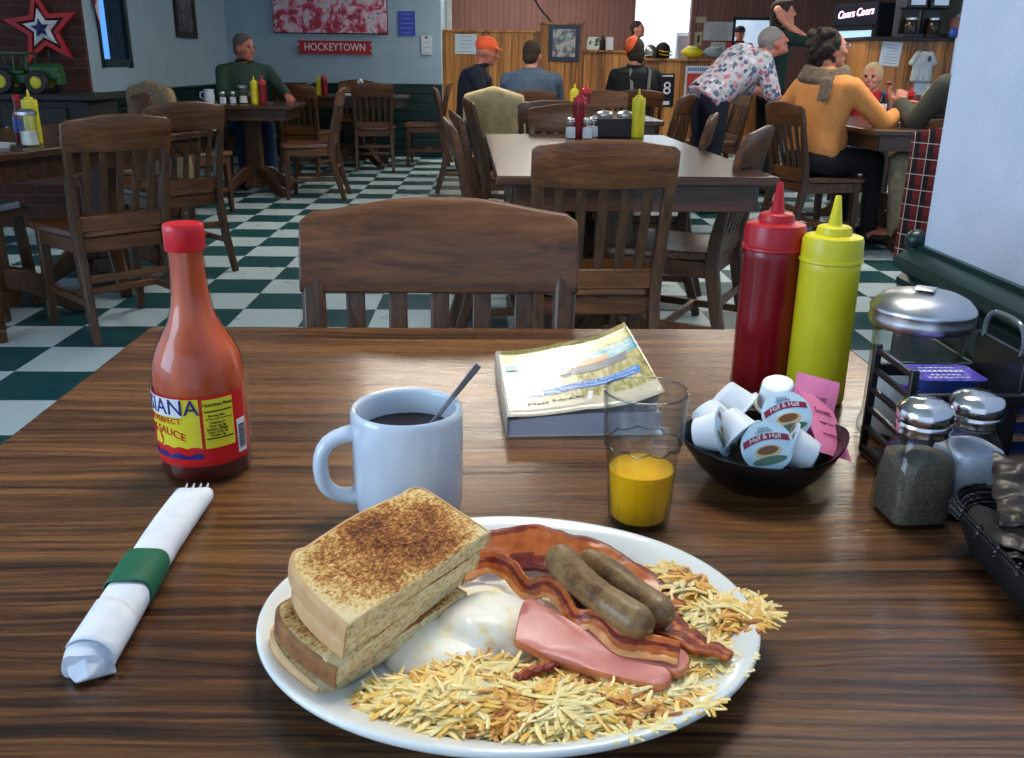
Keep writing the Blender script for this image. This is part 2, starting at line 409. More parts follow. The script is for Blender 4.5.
# mauve beadboard wall with doorway and hatch
M_mauve = woodmat('mauve_beadboard', [(.3, srgb(130, 90, 84)), (.7, srgb(150, 106, 99))], 'z', 1.0, .6, plank=.085, rv=.12, gap=.09, bmp=.02, along=.4, across=3)
mb = MB(); YM = 15.0
def mv(x0, x1, z0, z1): mb.box(((x0+x1)/2, YM+.06, (z0+z1)/2), (x1-x0, .12, z1-z0))
mv(-.9, 2.23, 0, 2.75); mv(3.10, 3.79, 0, 2.75); mv(3.79, 4.5, 0, 1.15); mv(3.79, 4.5, 1.77, 2.75); mv(4.5, 7.6, 0, 2.75); mv(2.23, 3.10, 2.62, 2.75)
struct(mb.build('wall_mauve', M_mauve, smooth=0))
M_trim = vmat('white_trim', srgb(196, 206, 206), None, 10, .5)
struct(MB().box((-.62, 14.9, 1.375), (.10, .14, 2.75)).build('trim_3', M_trim, bevel=.006))
mb = MB()
for x in (2.20, 3.13): mb.box((x, 14.985, 1.33), (.07, .03, 2.66))
mb.box((2.665, 14.985, 2.66), (1.0, .03, .07)); struct(mb.build('door_1', M_mauve, bevel=.004))
mb = MB()
for x in (3.775, 4.515): mb.box((x, 14.985, 1.46), (.04, .03, .68))
for z in (1.14, 1.785): mb.box((4.145, 14.985, z), (.78, .03, .04))
struct(mb.build('window_2', M_frame, bevel=.004))
struct(MB().box((-.70, 13.3, 1.375), (.12, 3.2, 2.75)).build('wall_passage', M_white, smooth=0))
struct(MB().box((6.6, 11.9, 1.375), (.12, 6.3, 2.75)).build('wall_far_right', vmat('grey_green_wall', srgb(104, 118, 112), None, 8, .8), smooth=0))
# kitchen beyond the doorway
M_kit = vmat('kitchen_white', srgb(226, 234, 238), srgb(212, 222, 230), 5, .5)
struct(MB().box((3.4, 18.0, 1.375), (5.2, .1, 2.75)).build('wall_kitchen', M_kit, smooth=0))
struct(MB().box((3.4, 16.6, -.02), (5.2, 3.2, .04)).build('floor_kitchen', M_kit, smooth=0))
def kitchen_unit(x, y, w, h, label, d=.5):
    t = thing('kitchen_cabinet', label, 'cabinet', (x, y, 0))
    MB().box((0, 0, h/2), (w, d, h)).build('body', M_kit, t, bevel=.01)
    MB().box((0, -d/2-.012, h*.72), (w*.92, .024, h*.5)).build('door', M_kit, t, bevel=.006)
    MB().tube([(-w*.36, -d/2-.06, h*.6), (-w*.36, -d/2-.06, h*.84)], .012, 8).build('handle', M_chrome, t)
kitchen_unit(3.32, 16.4, .42, 1.62, 'tall white kitchen cabinet seen through the bright doorway')
kitchen_unit(3.72, 17.2, .42, 1.9, 'white upright kitchen unit standing behind the tall cabinet')
# ---------------------------------------------------------------- light: world, ceiling lamps, daylight
wd = bpy.data.worlds.new('world'); SC.world = wd; wd.use_nodes = True
bg = wd.node_tree.nodes['Background']; bg.inputs[0].default_value = (.56, .74, 1.0, 1); bg.inputs[1].default_value = WORLD
M_diff = newmat('lamp_diffuser', (1, 1, 1, 1), .5, emit=(1.0, .92, .79, 1), es=LAMP)[0]
M_met = newmat('white_enamel', srgb(220, 220, 216), .4)[0]
def ceiling_lamp(x, y, label, w=1.2, d=.6, m=None):
    t = thing('ceiling_light', label, 'ceiling light', (x, y, 2.77), group='ceiling lights')
    mb = MB()
    for sx in (-1, 1): mb.box((sx*(w/2+.02), 0, -.04), (.04, d+.08, .08))
    for sy in (-1, 1): mb.box((0, sy*(d/2+.02), -.04), (w+.08, .04, .08))
    mb.build('frame', M_met, t, bevel=.004)
    MB().box((0, 0, -.045), (w, d, .03)).build('diffuser', m or M_diff, t, smooth=0)
for x, y in LAMPS: ceiling_lamp(x, y, 'flat white fluorescent panel set in the ceiling')
M_diff2 = newmat('kitchen_diffuser', (1, 1, 1, 1), .5, emit=(.86, .95, 1.0, 1), es=8)[0]
ceiling_lamp(2.9, 16.6, 'cool fluorescent panel over the kitchen', 2.0, 1.2, M_diff2)
def area(name, loc, rot, size, power, col):
    l = bpy.data.lights.new(name, 'AREA'); l.shape = 'RECTANGLE'; l.size, l.size_y = size; l.energy = power; l.color = col
    o = bpy.data.objects.new(name, l); COL.objects.link(o); o.location = loc; o.rotation_euler = rot; return o
for a in AREAS: area(*a)
SC.view_settings.view_transform = 'Standard'; SC.view_settings.look = 'None'; SC.view_settings.gamma = 1; SC.view_settings.use_curve_mapping = False
SC.view_settings.exposure = EXPOSURE
SC.cycles.use_denoising = True
SC.cycles.max_bounces = 10; SC.cycles.transparent_max_bounces = 12; SC.cycles.transmission_bounces = 10; SC.cycles.diffuse_bounces = 4
SC.cycles.caustics_reflective = False; SC.cycles.caustics_refractive = True; SC.cycles.sample_clamp_indirect = 6
# ---------------------------------------------------------------- schoolhouse chair (faces +Y, origin on the floor)
def yb(z): return -.185 - .10*max(0, (z-.43)/.47)**1.15
def make_chair(label, group=None):
    t = thing('wooden_chair', label, 'chair', group=group)
    # saddle seat
    def ring(k, z, dip=0):
        o = []
        for x, y in rrect(.42, .42, .05, 5):
            wid = 1 + .14*(y/.21)
            o.append((x*wid*k, (y*k) + .01, z - dip*(1-abs(x)*2)))
        return o
    MB().loft([ring(.95, .416), ring(1, .422), ring(1, .442), ring(.97, .45), ring(.8, .449, .006), ring(.4, .446, .012), ring(.03, .444, .012)]).build('seat', M_chairx, t, smooth=50)
    mb = MB()
    mb.box((0, .165, .385), (.37, .022, .06)).box((0, -.175, .385), (.33, .022, .06))
    for s in (-1, 1): mb.bar([(s*.175, -.175, .385), (s*.195, .17, .385)], .022, .06)
    mb.build('seat_frame', M_chairx, t, bevel=.004)
    for s in (-1, 1):
        MB().bar([(s*.19, .165, .416), (s*.192, .17, .2), (s*.194, .178, 0)], [.044, .038, .03], [.044, .038, .03], up=(0, 1, 0)).build('front_leg', M_chair, t, bevel=.005)
    for s in (-1, 1):
        pts = [(s*.192, -.285, 0), (s*.184, -.225, .20), (s*.18, -.188, .40), (s*.182, yb(.5), .5), (s*.19, yb(.65), .65), (s*.194, yb(.76), .76), (s*.196, yb(.80), .80)]
        MB().bar(pts, [.03, .034, .036, .036, .034, .034, .03], [.036, .046, .052, .046, .036, .026, .014], up=(0, 1, 0)).build('rear_leg', M_chair, t, bevel=.007)
    # crest rail: bowed, arched on top
    def cy(x, z): return yb(z) - .022*(1-(x/.2)**2)
    def crest(k):
        th = -.012 if k == 0 else .012
        return [[(x, cy(x, z)+th, z) for x, z in prof] for prof in ()]
    nx = 24; mb = MB(); loops = []
    for i in range(nx+1):
        x = -.213 + .426*i/nx; e = abs(x)/.213
        q_ = max(0, min(1, (e-.15)/.85)); zt = .874 + .020*(1 - q_*q_*(3-2*q_))
        if e > .92: zt -= .012*((e-.92)/.08)**2
        zb = .757 - .006*math.cos(e*PI/2)
        lp = []
        for z, th in ((zb, -.011), (zb+.02, -.013), ((zt+zb)/2, -.013), (zt-.012, -.011), (zt, -.004), (zt, .004), (zt-.012, .011), ((zt+zb)/2, .013), (zb+.02, .013), (zb, .011)):
            lp.append((x, cy(x, z)+th, z))
        loops.append(lp)
    mb.loft(loops).build('crest_rail', M_chairx, t, smooth=50, bevel=.003)
    for k in range(5):
        x = (k-2)*.062; xt = x*1.06
        zs = (.49, .56, .63, .70, .765)
        MB().bar([(x + (xt-x)*(z-.49)/.27, yb(z) - .02*((z-.49)/.27)*(1-(x/.2)**2), z) for z in zs], .029, .012, up=(0, 1, 0)).build('slat', M_chair, t, bevel=.003)
    MB().box((0, yb(.47)-.002, .472), (.345, .024, .062)).build('lower_rail', M_chairx, t, bevel=.004)
    for s in (-1, 1):
        MB().bar([(s*.186, -.235, .165), (s*.193, .17, .165)], .018, .028).build('stretcher', M_chairx, t, bevel=.003)
    MB().bar([(-.187, -.03, .165), (.187, -.03, .165)], .022, .026).build('stretcher', M_chairx, t, bevel=.003)
    MB().bar([(-.18, -.215, .255), (.18, -.215, .255)], .016, .03).build('stretcher', M_chairx, t, bevel=.003)
    return t
CH = {}
_proto = make_chair('slat-back wooden chair pushed in at the far side of the breakfast table')
def chair(key, x, y, deg, label, group=None):
    """deg: compass heading of the sitter, 0 = away from the camera (+Y), 90 = to the right (+X)"""
    if not CH:
        c = _proto; c.location = (x, y, 0); c.rotation_euler = (0, 0, -R(deg)); c['label'] = label
        if group: c['group'] = group
    else: c = dup(_proto, (x, y, 0), -R(deg), label, group)
    CH[key] = c
    return c
chair('near', -.076, 1.13, 180, 'slat-back wooden chair facing us across the breakfast table, behind the mug')
chair('mid', .325, 2.93, -2, 'dark slat-back chair with its back to us at the near end of the middle table')
chair('r1', .73, 3.50, -62, 'chair at the right side of the middle table, nearer of two, behind the squeeze bottles')
chair('r2', .73, 4.32, -76, 'chair at the right side of the middle table, farther of two, near the floral blouse')
chair('l1', .13, 3.68, 86, 'slat-back chair at the left side of the middle table, nearest us and seen edge on')
chair('l2', .13, 4.30, 84, 'slat-back chair at the left side of the middle table, just behind the nearest one there')
chair('midfar', .42, 4.72, 180, 'lighter brown slat-back chair facing us at the far end of the middle table')
chair('left1', -1.625, 3.88, -44, 'big dark slat-back chair with its back to us at the left table')
chair('left2', -1.72, 5.02, -44, 'chair with a bluish sheen on its crest, just behind the big dark chair at left')
chair('left3', -2.40, 5.85, -125, 'slat-back chair by the white wall, turned sideways behind the left table')
chair('coat', -2.22, 7.02, 35, 'slat-back chair with a tan fleece coat over its back, before the green-jacket man')
chair('man', -1.49, 7.88, -92, 'empty slat-back chair in side view, opposite the man in the green jacket')
chair('manseat', -2.25, 8.85, 158, 'slat-back chair on which the man in the green jacket sits')
chair('b1', -1.22, 10.05, -6, 'slat-back chair with its back to us at the table under the red sign')
chair('b2', -.72, 10.62, -88, 'slat-back chair in side view beside the dark green end of the back wall')
chair('b3', -1.78, 9.3, 12, 'slat-back chair behind the green-jacket man, left end of the table under the red sign')
chair('b4', -1.55, 11.0, 180, 'slat-back chair facing us against the wall below the red sign')
chair('f1', .40, 5.85, 4, 'dark slat-back chair just beyond the middle table, its back to us')
chair('f2', .09, 6.35, 12, 'chair with a cream jacket hung over its back, before the two men at the rear')
chair('f3', .15, 5.85, 82, 'slat-back chair seen edge on in front of the man with the orange cap')
chair('f4', .93, 7.62, 182, 'slat-back chair facing us behind the far bottles, left of the dark jacket')
chair('cap', -.18, 8.33, 88, 'chair of the man in the orange cap')
chair('grey', .35, 7.95, 4, 'chair on which the man in the grey-blue shirt sits')
chair('pack', 1.30, 8.48, 2, 'chair of the person with the orange headwear and grey straps')
chair('rr1', 1.22, 7.15, -62, 'reddish chair with a bright crest, right of the yellow bottle on the middle table')
chair('rr2', 1.52, 7.9, -75, 'dark chair standing between the yellow bottle and the navy poster on the pine front')
chair('rr3', 2.02, 8.5, -95, 'dark chair half hidden behind the woman in the floral blouse')
chair('orange', 2.07, 5.84, 76, 'dark slat-back chair on which the woman in the orange cardigan sits')
chair('sweater', 2.92, 5.57, -20, 'chair of the man in the dark olive sweater, almost hidden by the wall end')
chair('plaid', 2.34, 4.20, 60, 'chair with a red plaid coat hung on it, beside the white wall end')
chair('boy', 3.06, 7.62, 196, 'chair of the small boy in the red shirt')

# ---------------------------------------------------------------- tables
def make_table(label, w, d, x, y, deg=0, wood=None, h=TZ, posts=((0, 0),), top=.032, ov=.06):
    wood = wood or M_dtable
    t = thing('dining_table', label, 'table', (x, y, 0), R(deg))
    MB().box((0, 0, h-top/2), (w, d, top)).build('table_top', wood, t, bevel=.007, seg=3)
    mb = MB()
    for s in (-1, 1):
        mb.box((0, s*(d/2-ov), h-top-.045), (w-2*ov, .024, .09)); mb.box((s*(w/2-ov), 0, h-top-.045), (.024, d-2*ov, .09))
    mb.build('apron', wood, t, bevel=.003)
    for px, py in posts:
        q = MB().box((px, py, .36), (.13, .13, .60), rz=0); q.box((px, py, .10), (.17, .17, .08)).box((px, py, .67), (.30, .30, .05))
        q.build('pedestal', M_chair, t, bevel=.01)
        for k in range(4):
            a = PI/2*k + PI/4
            pts = [(px + math.cos(a)*r, py + math.sin(a)*r, z) for r, z in ((.05, .19), (.14, .17), (.24, .10), (.32, .045), (.40, .03))]
            MB().bar(pts, [.07, .07, .065, .06, .055], [.10, .10, .085, .07, .055]).build('foot', M_chair, t, bevel=.008)
    return t
make_table('big oak breakfast table in the foreground with dark streaky grain', .93, .98, .005, .715, 0, M_oak, top=.04)
make_table('long dark table in the middle of the room, set with ketchup and mustard', .93, 1.86, .465, 3.93, 1.5, posts=((0, -.45), (0, .45)))
make_table('dark table by the brick hearth, with a ketchup bottle at its left', 1.0, 1.70, -2.14, 4.32, -16, posts=((.1, -.4), (.1, .4)))
make_table('table of the man in the green jacket', .80, .80, -2.01, 8.08, 2)
make_table('table under the red sign at the back wall', 1.12, .8, -1.44, 10.42, 2)
make_table('second table behind the middle one, with its own ketchup and mustard', .95, 1.25, .66, 6.72, 0)
make_table('rear table of the two men near the pine panelling', 1.0, 1.1, .58, 8.86, 0)
make_table('table of the woman in orange, the boy and the man in the dark sweater', .95, 1.7, 2.70, 6.25, 0, posts=((.12, .5), (.12, -.3)))
# ---------------------------------------------------------------- hot sauce bottle
def circ_text(body, size, r, ang0, z0, arc_r=None, mb=None, m=0, ext=.0002, bend=0):
    """lettering wrapped round an upright cylinder; centre at angle ang0 (radians, -Y = -pi/2)"""
    def fn(x, y, z):
        a = ang0 + x/r
        rr = r + z + ext
        zz = z0 + y + bend*(x*x)
        return (rr*math.cos(a), rr*math.sin(a), zz)
    return text_mb(body, size, mb=mb, m=m, ext=ext, fn=fn)
def wrap_patch(mb, r, a0, a1, z0, z1, m=0, n=24, t=.0003, edge=None):
    out = []
    for rr in (r, r+t):
        out.append([((rr)*math.cos(a0+(a1-a0)*i/n), (rr)*math.sin(a0+(a1-a0)*i/n), z1 + (edge(i/n) if edge else 0)) for i in range(n+1)])
        out.append([((rr)*math.cos(a0+(a1-a0)*i/n), (rr)*math.sin(a0+(a1-a0)*i/n), z0) for i in range(n+1)])
    o = len(mb.v); k = n+1
    vs = [p for l in out for p in l]; fs = []
    for i in range(n):
        fs.append((2*k+i, 2*k+i+1, 3*k+i+1, 3*k+i)); fs.append((i+1, i, k+i, k+i+1))
        fs.append((2*k+i+1, 2*k+i, i, i+1)); fs.append((k+i, 3*k+i, 3*k+i+1, k+i+1)[::-1])
    return mb.add(vs, fs, m)
sb = thing('hot_sauce_bottle', 'tall glass hot sauce bottle with red cap and yellow label', 'hot sauce bottle', (-.2475, .744, TZ))
prof = [(.0, .0008), (.030, .0), (.0365, .002), (.0382, .006), (.0384, .012), (.0384, .080), (.0380, .092), (.0355, .106), (.031, .117), (.0255, .127), (.0205, .137), (.0175, .147), (.0158, .160), (.0146, .178), (.0142, .190), (.0142, .197), (.0, .197)]
M_sglass = thinglass('bottle_glass', (1, .98, .96, 1), (.75, .6, .5, 1))
MB().lathe(prof, 48).build('bottle', M_sglass, sb)
M_sauce = vmat('hot_sauce', srgb(206, 92, 34), srgb(168, 58, 18), 45, .4, map_=(1, 1, .22), sss=.2)
M_sauced = vmat('settled_sauce', srgb(92, 14, 12), srgb(64, 8, 8), 30, .35)
sp = [(max(r-.0012, 0), z) for r, z in prof]
MB().lathe([(0, .019), (.0371, .019), (.0372, .080), (.0368, .092), (.0343, .1055), (.0298, .1165), (.0243, .1265), (.0193, .1365), (.0163, .1467), (.0146, .160), (.0134, .178), (.0131, .196), (0, .196)], 40).build('sauce', M_sauce, sb)
MB().lathe([(0, .0035), (.034, .0035), (.0368, .0075), (.0371, .0188), (0, .0188)], 40).build('settled_sauce', M_sauced, sb)
mb = MB().lathe([(.0, .217), (.0150, .217), (.0160, .2155), (.0163, .212), (.0163, .1965), (.0158, .1955), (.0146, .1955)], 48, fn=lambda a, z: 1 + (.012*math.cos(a*40) if z < .214 else 0))
mb.build('cap', vmat('red_cap', srgb(214, 22, 34), None, 40, .35), sb)
M_lred = vmat('label_red', srgb(206, 20, 24), srgb(196, 16, 20), 30, .4); M_lyel = vmat('label_yellow', srgb(226, 212, 48), srgb(218, 202, 40), 30, .4)
M_lblue = newmat('label_blue', srgb(24, 26, 110), .4)[0]; M_lwhite = newmat('label_white', srgb(222, 222, 226), .45)[0]; M_lblk = newmat('label_black', srgb(26, 22, 16), .5)[0]
rl = .0386; lab = wrap_patch(MB(), rl, R(-240), R(-14), .0185, .0800, n=60).build('label', M_lred, sb, flip=False)
rl += .0004
mb = wrap_patch(MB(), rl, R(-186), R(-76), .0345, .0785, 0, 40)
mb.build('yellow_panel', M_lyel, lab, flip=False)
mb = MB(); 
def scallop(i): return .0016*abs(math.sin(i*PI*6))
wrap_patch(mb, rl+.0003, R(-186), R(-76), .0335, .0350, 0, 60, edge=scallop)
mb.build('scalloped_edge', M_lred, lab, flip=False)
mb = MB(); wrap_patch(mb, rl+.0003, R(-186), R(-76), .0258, .0296, 0, 60, edge=lambda i: .0012*math.sin(i*PI*9)); mb.build('blue_band', M_lblue, lab, flip=False)
mb = MB(); wrap_patch(mb, rl+.0003, R(-186), R(-97), .0630, .0790, 0, 30); mb.build('name_panel', M_lwhite, lab, flip=False)
circ_text('LOUISIANA', .0190, rl+.0006, R(-146), .0708).build('name_lettering', M_lblue, lab, smooth=0)
circ_text('THE PERFECT', .0072, rl+.0004, R(-130), .0592).build('small_lettering', M_lred, lab, smooth=0)
circ_text('HOT SAUCE', .0095, rl+.0004, R(-132), .0505, bend=-9).build('sauce_lettering', M_lred, lab, smooth=0)
mb = MB(); 
for q in range(14):
    a = 2*PI*q/14
mb.add([( (rl+.0006)*math.cos(R(-142)+x/rl), (rl+.0006)*math.sin(R(-142)+x/rl), .0415+z) for x, z in [(.0095*math.cos(2*PI*q/24), .0085*math.sin(2*PI*q/24)) for q in range(24)]], [tuple(range(24))]).build('red_disc', M_lred, lab, smooth=0)
fx = wrap_patch(MB(), rl, R(-72), R(-34), .0345, .0775, n=20).build('nutrition_panel', M_lyel, lab, flip=False)
mb = MB()
for z, h in ((.0665, .0011), (.0600, .0006), (.0425, .0011)): wrap_patch(mb, rl+.0004, R(-70), R(-36), z, z+h, 0, 14)
circ_text('Nutrition Facts', .0042, rl+.0005, R(-53), .0728, mb=mb)
for k, tx in enumerate(('Serving Size', 'Calories 0', 'Total Fat 0g', 'Sodium 200mg', 'Total Carb 0g', 'Protein 0g')):
    circ_text(tx, .0030, rl+.0005, R(-56), (.0632, .0570, .0540, .0513, .0486, .0459)[k], mb=mb)
mb.build('nutrition_lettering', M_lblk, fx, smooth=0)
bc = wrap_patch(MB(), rl+.0002, R(-30), R(-15), .024, .054, n=10).build('barcode_panel', M_lwhite, lab, flip=False)
mb = MB()
for k in range(12): wrap_patch(mb, rl+.0007, R(-28), R(-17), .028+.0018*k, .0287+.0018*k+.0003*(k % 3), 0, 6)
mb.build('barcode', M_lblk, bc, flip=False)

# ---------------------------------------------------------------- rolled napkin with cutlery
nk = thing('napkin_roll', 'white paper napkin roll with a green band, cutlery inside', 'napkin roll', (-.236, .563, TZ), R(2.0))
M_nap = vmat('napkin_paper', srgb(226, 230, 236), srgb(214, 220, 228), 60, .9, bmp=.25, bscale=220, bd=.0006, sss=.05)
def rollsec(y, w, h, n=28, sp=.0, dz=0, dx=0):
    o = []
    for i in range(n):
        a = 2*PI*i/n
        x = math.copysign(abs(math.cos(a))**.8, math.cos(a))*w; z = math.copysign(abs(math.sin(a))**.85, math.sin(a))*h
        wv = .0005*noise.noise(V((x*90, y*30, z*90)))
        o.append((x + wv + dx, y + .0016*math.sin(a*3+sp), max(z + h + wv*1.5 + dz, .0)))
    return o
mb = MB(); L = []
for y, w, h, dx in ((-.112, .0125, .0085, -.002), (-.106, .0142, .0102, -.001), (-.09, .0150, .0112, 0), (-.075, .0152, .0115, 0), (-.0735, .0144, .0108, .0004), (-.05, .0146, .0112, 0), (-.02, .0142, .0112, 0), (.0, .0140, .0108, 0), (.03, .0142, .0110, 0), (.06, .0148, .0104, .0005), (.085, .0152, .0094, .001), (.104, .0156, .0082, .0012), (.112, .0158, .0076, .0012)): L.append(rollsec(y, w, h, dx=dx))
inner = [(p[0]*.86, p[1]-.004, .0012 + p[2]*.86) for p in L[-1]]
L.append([(p[0]*.94, p[1]-.0005, .0006+p[2]*.93) for p in L[-1]]); L.append(inner); L.append([(p[0]*.8, p[1]-.03, p[2]) for p in inner])
mb.loft(L)
mb.build('napkin', M_nap, nk, smooth=50)
# folded flap spiralling over the lower half and tucked end
mb = MB()
def flap(u, v):
    a = R(-20) + R(175)*u; y = -.1105 + (.036 + .012*u)*v
    return (.0158*math.cos(a), y + .006*u, .0110 + .0122*math.sin(a) + .0006)
mb.grid(flap, 18, 8); o = mb.build('folded_flap', M_nap, nk); sd = o.modifiers.new('s', 'SOLIDIFY'); sd.thickness = .0009
mb = MB().add([(-.0135, -.110, .002), (.012, -.111, .0015), (.0135, -.106, .012), (-.002, -.109, .0195), (-.0145, -.107, .012), (-.004, -.1215, .0035), (.004, -.1205, .007)],
              [(0, 1, 5), (1, 6, 5), (1, 2, 6), (2, 3, 6), (3, 4, 6), (4, 5, 6), (4, 0, 5)])
o = mb.build('tucked_end', M_nap, nk, smooth=20, bevel=.0012)
mb = MB().loft([rollsec(-.043, .0158, .0122), rollsec(-.041, .0161, .0125), rollsec(-.003, .0160, .0124), rollsec(-.001, .0157, .0121)], caps=False)
o = mb.build('paper_band', vmat('green_paper_band', srgb(20, 100, 70), srgb(16, 90, 62), 40, .6), nk)
sd = o.modifiers.new('s', 'SOLIDIFY'); sd.thickness = .0006
M_fork = vmat('white_fork', srgb(225, 226, 230), None, 20, .25)
mb = MB()
for k in range(4):
    x = (k-1.5)*.0056 + .001
    mb.tube([(x*.9, .085, .008), (x, .112, .0088), (x*1.02, .121, .0098), (x, .1265, .0112)], [.0014, .0014, .0011, .0005], 8)
mb.box((.001, .078, .0078), (.021, .016, .002)); mb.bar([(.001, .07, .0078), (.001, -.08, .0088)], .008, .002)
mb.build('fork', M_fork, nk)

# ---------------------------------------------------------------- coffee mug
mg = thing('coffee_mug', 'thick pale mug of black coffee with a teaspoon in it', 'mug', (-.0635, .664, TZ))
M_mug = vmat('glazed_stoneware', srgb(206, 216, 226), srgb(200, 211, 222), 8, .12, spec=.6, coat=.4)
R0 = .0437
MB().lathe([(0, .003), (.030, .003), (.032, 0), (.036, 0), (.0405, .003), (.0425, .010), (R0-.0004, .03), (R0, .06), (R0, .084), (R0-.0006, .0885), (R0-.0022, .0900), (R0-.0042, .0892), (R0-.0052, .0865), (R0-.0054, .07), (R0-.006, .02), (R0-.010, .012), (0, .010)], 64).build('mug_body', M_mug, mg, smooth=60)
hp = []
for i in range(15):
    a = R(76) + R(208)*i/14
    q = lambda t: math.copysign(abs(t)**.8, t)
    hp.append((-(R0-.004) + .0285*q(math.cos(a)), 0, .0445 + .0265*q(math.sin(a))))
hp[0] = (-(R0-.004), 0, .0735); hp[-1] = (-(R0-.004), 0, .0185)
MB().tube(hp, [.0096, .0084, .0074, .007, .007, .007, .007, .007, .007, .007, .007, .007, .0076, .0088, .0104], 18, up=(0, 1, 0), ell=(.85, 1.15)).build('handle', M_mug, mg, rot=(0, 0, R(14)))
M_cof = newmat('black_coffee', srgb(30, 14, 6), .04, spec=.6)[0]
MB().lathe([(0, .060), (.0375, .060), (.0379, .0685), (.0381, .0695), (.037, .0691), (0, .0691)], 48).build('coffee', M_cof, mg)
def spoon(parent=None):
    mb = MB(); d = V((.040, .058, .070)).normalized()
    return mb
tsp = thing('teaspoon', 'steel teaspoon standing in the coffee mug', 'spoon', (-.0955, .648, TZ+.0135))
MB().bar([(.010, .003, .008), (.019, .008, .023), (.044, .019, .051), (.063, .027, .0735), (.081, .034, .095), (.088, .037, .103)], [.009, .0034, .0036, .004, .0054, .0058], [.0016, .0024, .002, .0016, .0016, .0014], up=(0, 1, .2)).build('handle', newmat('dull_steel', (.30, .30, .31, 1), .32, 1)[0], tsp, bevel=.0006)
MB().ball((.012, .004, .008), (.008, .006, .0028), rot=M.Rotation(R(-35), 4, 'Y')).build('bowl', M_chrome, tsp)

# ---------------------------------------------------------------- juice glass
jg = thing('juice_glass', 'faceted clear tumbler half full of orange juice', 'glass', (.1195, .646, TZ))
def fac(n, k, lo, hi):
    def f(a, z):
        if z > hi or z < lo: return 1
        q = (a*n/(2*PI)) % 1 - .5
        c = math.cos(PI/n)/math.cos(q*2*PI/n)
        w = min(1, (hi-z)/.002) if z > hi-.002 else min(1, (z-lo)/.006)
        return 1 + (c-1)*k*w
    return f
gout = [(0, 0), (.0215, 0), (.0236, .0015), (.0242, .004), (.0262, .030), (.0280, .055), (.0290, .0655), (.0294, .0685), (.0300, .0695), (.0304, .071), (.0310, .085), (.0318, .100), (.0322, .1085), (.0317, .1098)]
gin = [(.0308, .1085), (.0304, .100), (.0296, .085), (.0287, .071), (.0276, .0655), (.0262, .055), (.0240, .030), (.0226, .0068), (.021, .0046), (0, .0046)]
ff = fac(10, .9, .004, .0695)
mb = MB().lathe(gout + gin, 60, fn=lambda a, z: ff(a, z))
mb.build('tumbler', M_clear, jg, smooth=28)
mb = MB()
mb.tube([(.03005*ff(2*PI*i/120, .066)*math.cos(2*PI*i/120), .03005*ff(2*PI*i/120, .066)*math.sin(2*PI*i/120), .0690 - .0028*abs(math.cos(2*PI*i/120*5))) for i in range(120)], .0007, 6, closed=True)
mb.build('moulded_step', thinglass('step_glass', (.55, .58, .56, 1), (.3, .33, .33, 1)), jg)
MB().tube([(.0314*math.cos(2*PI*i/64), .0314*math.sin(2*PI*i/64), .1096) for i in range(64)], .0009, 8, closed=True).build('rim', thinglass('rim_glass', (.62, .66, .66, 1), (.4, .44, .45, 1)), jg)
M_oj = vmat('orange_juice', srgb(250, 190, 24), srgb(246, 178, 14), 60, .25, sss=.35, sssr=(.006,))
MB().lathe([(0, .0050), (.0208, .0050), (.0223, .0070), (.0239, .030), (.0253, .0462), (.0247, .0468), (0, .0466)], 48).build('juice', M_oj, jg)

# ---------------------------------------------------------------- paperback
bk = thing('paperback_book', 'glossy paperback with a curling cover, a blue strip across its picture', 'book', (.0895, .925, TZ), R(2.6))
W, D, TH = .152, .212, .021
M_pages = newmat('book_pages', rough=.8)[0]; nt = M_pages.node_tree; b = nt.nodes['Principled BSDF']
wv = nn(nt, 'TexWave', dict(bands_direction='Z'), Scale=260.0, Distortion=1.2); nt.links.new(coords(nt), wv.inputs['Vector'])
nt.links.new(ramp(nt, wv.outputs[1], [(0, srgb(150, 158, 176)), (1, srgb(196, 200, 210))]), b.inputs['Base Color'])
def lift(u, v): return .034*(max(0, u-.12)/.88)**1.5*(.70 + .3*v) * (1 if True else 0) - .0035*math.sin(PI*max(0, (u-.5)*2))
def pg(u, v): return TH*.62 + .0042*math.sin(PI*u*.9) + .006*u
loops = []
mb = MB(); n = 14
for j in range(7):
    v = j/6; y = -D/2 + .002 + (D-.004)*v
    top = [(-W/2 + .001 + (W-.003)*i/n, y, .0012 + TH*.9 - .004 + .008*math.sin(PI*(i/n)*.8)*(.6) + .003*(i/n)) for i in range(n+1)]
    bot = [(-W/2 + .001 + (W-.003)*i/n, y, .0012) for i in range(n, -1, -1)]
    loops.append(top + bot)
mb.loft(loops).build('pages', M_pages, bk, smooth=30)
# loose leaves fanned under the cover
mb = MB()
for q in (.35, .6, .82):
    mb.grid(lambda u, v: (-W/2 + .001 + (W-.005)*u, -D/2 + .003 + (D-.006)*v, TH*.86 + q*(lift(u, v)) + .0006), 16, 4)
mb.build('loose_pages', vmat('page_paper', srgb(176, 182, 192), None, 20, .8), bk)
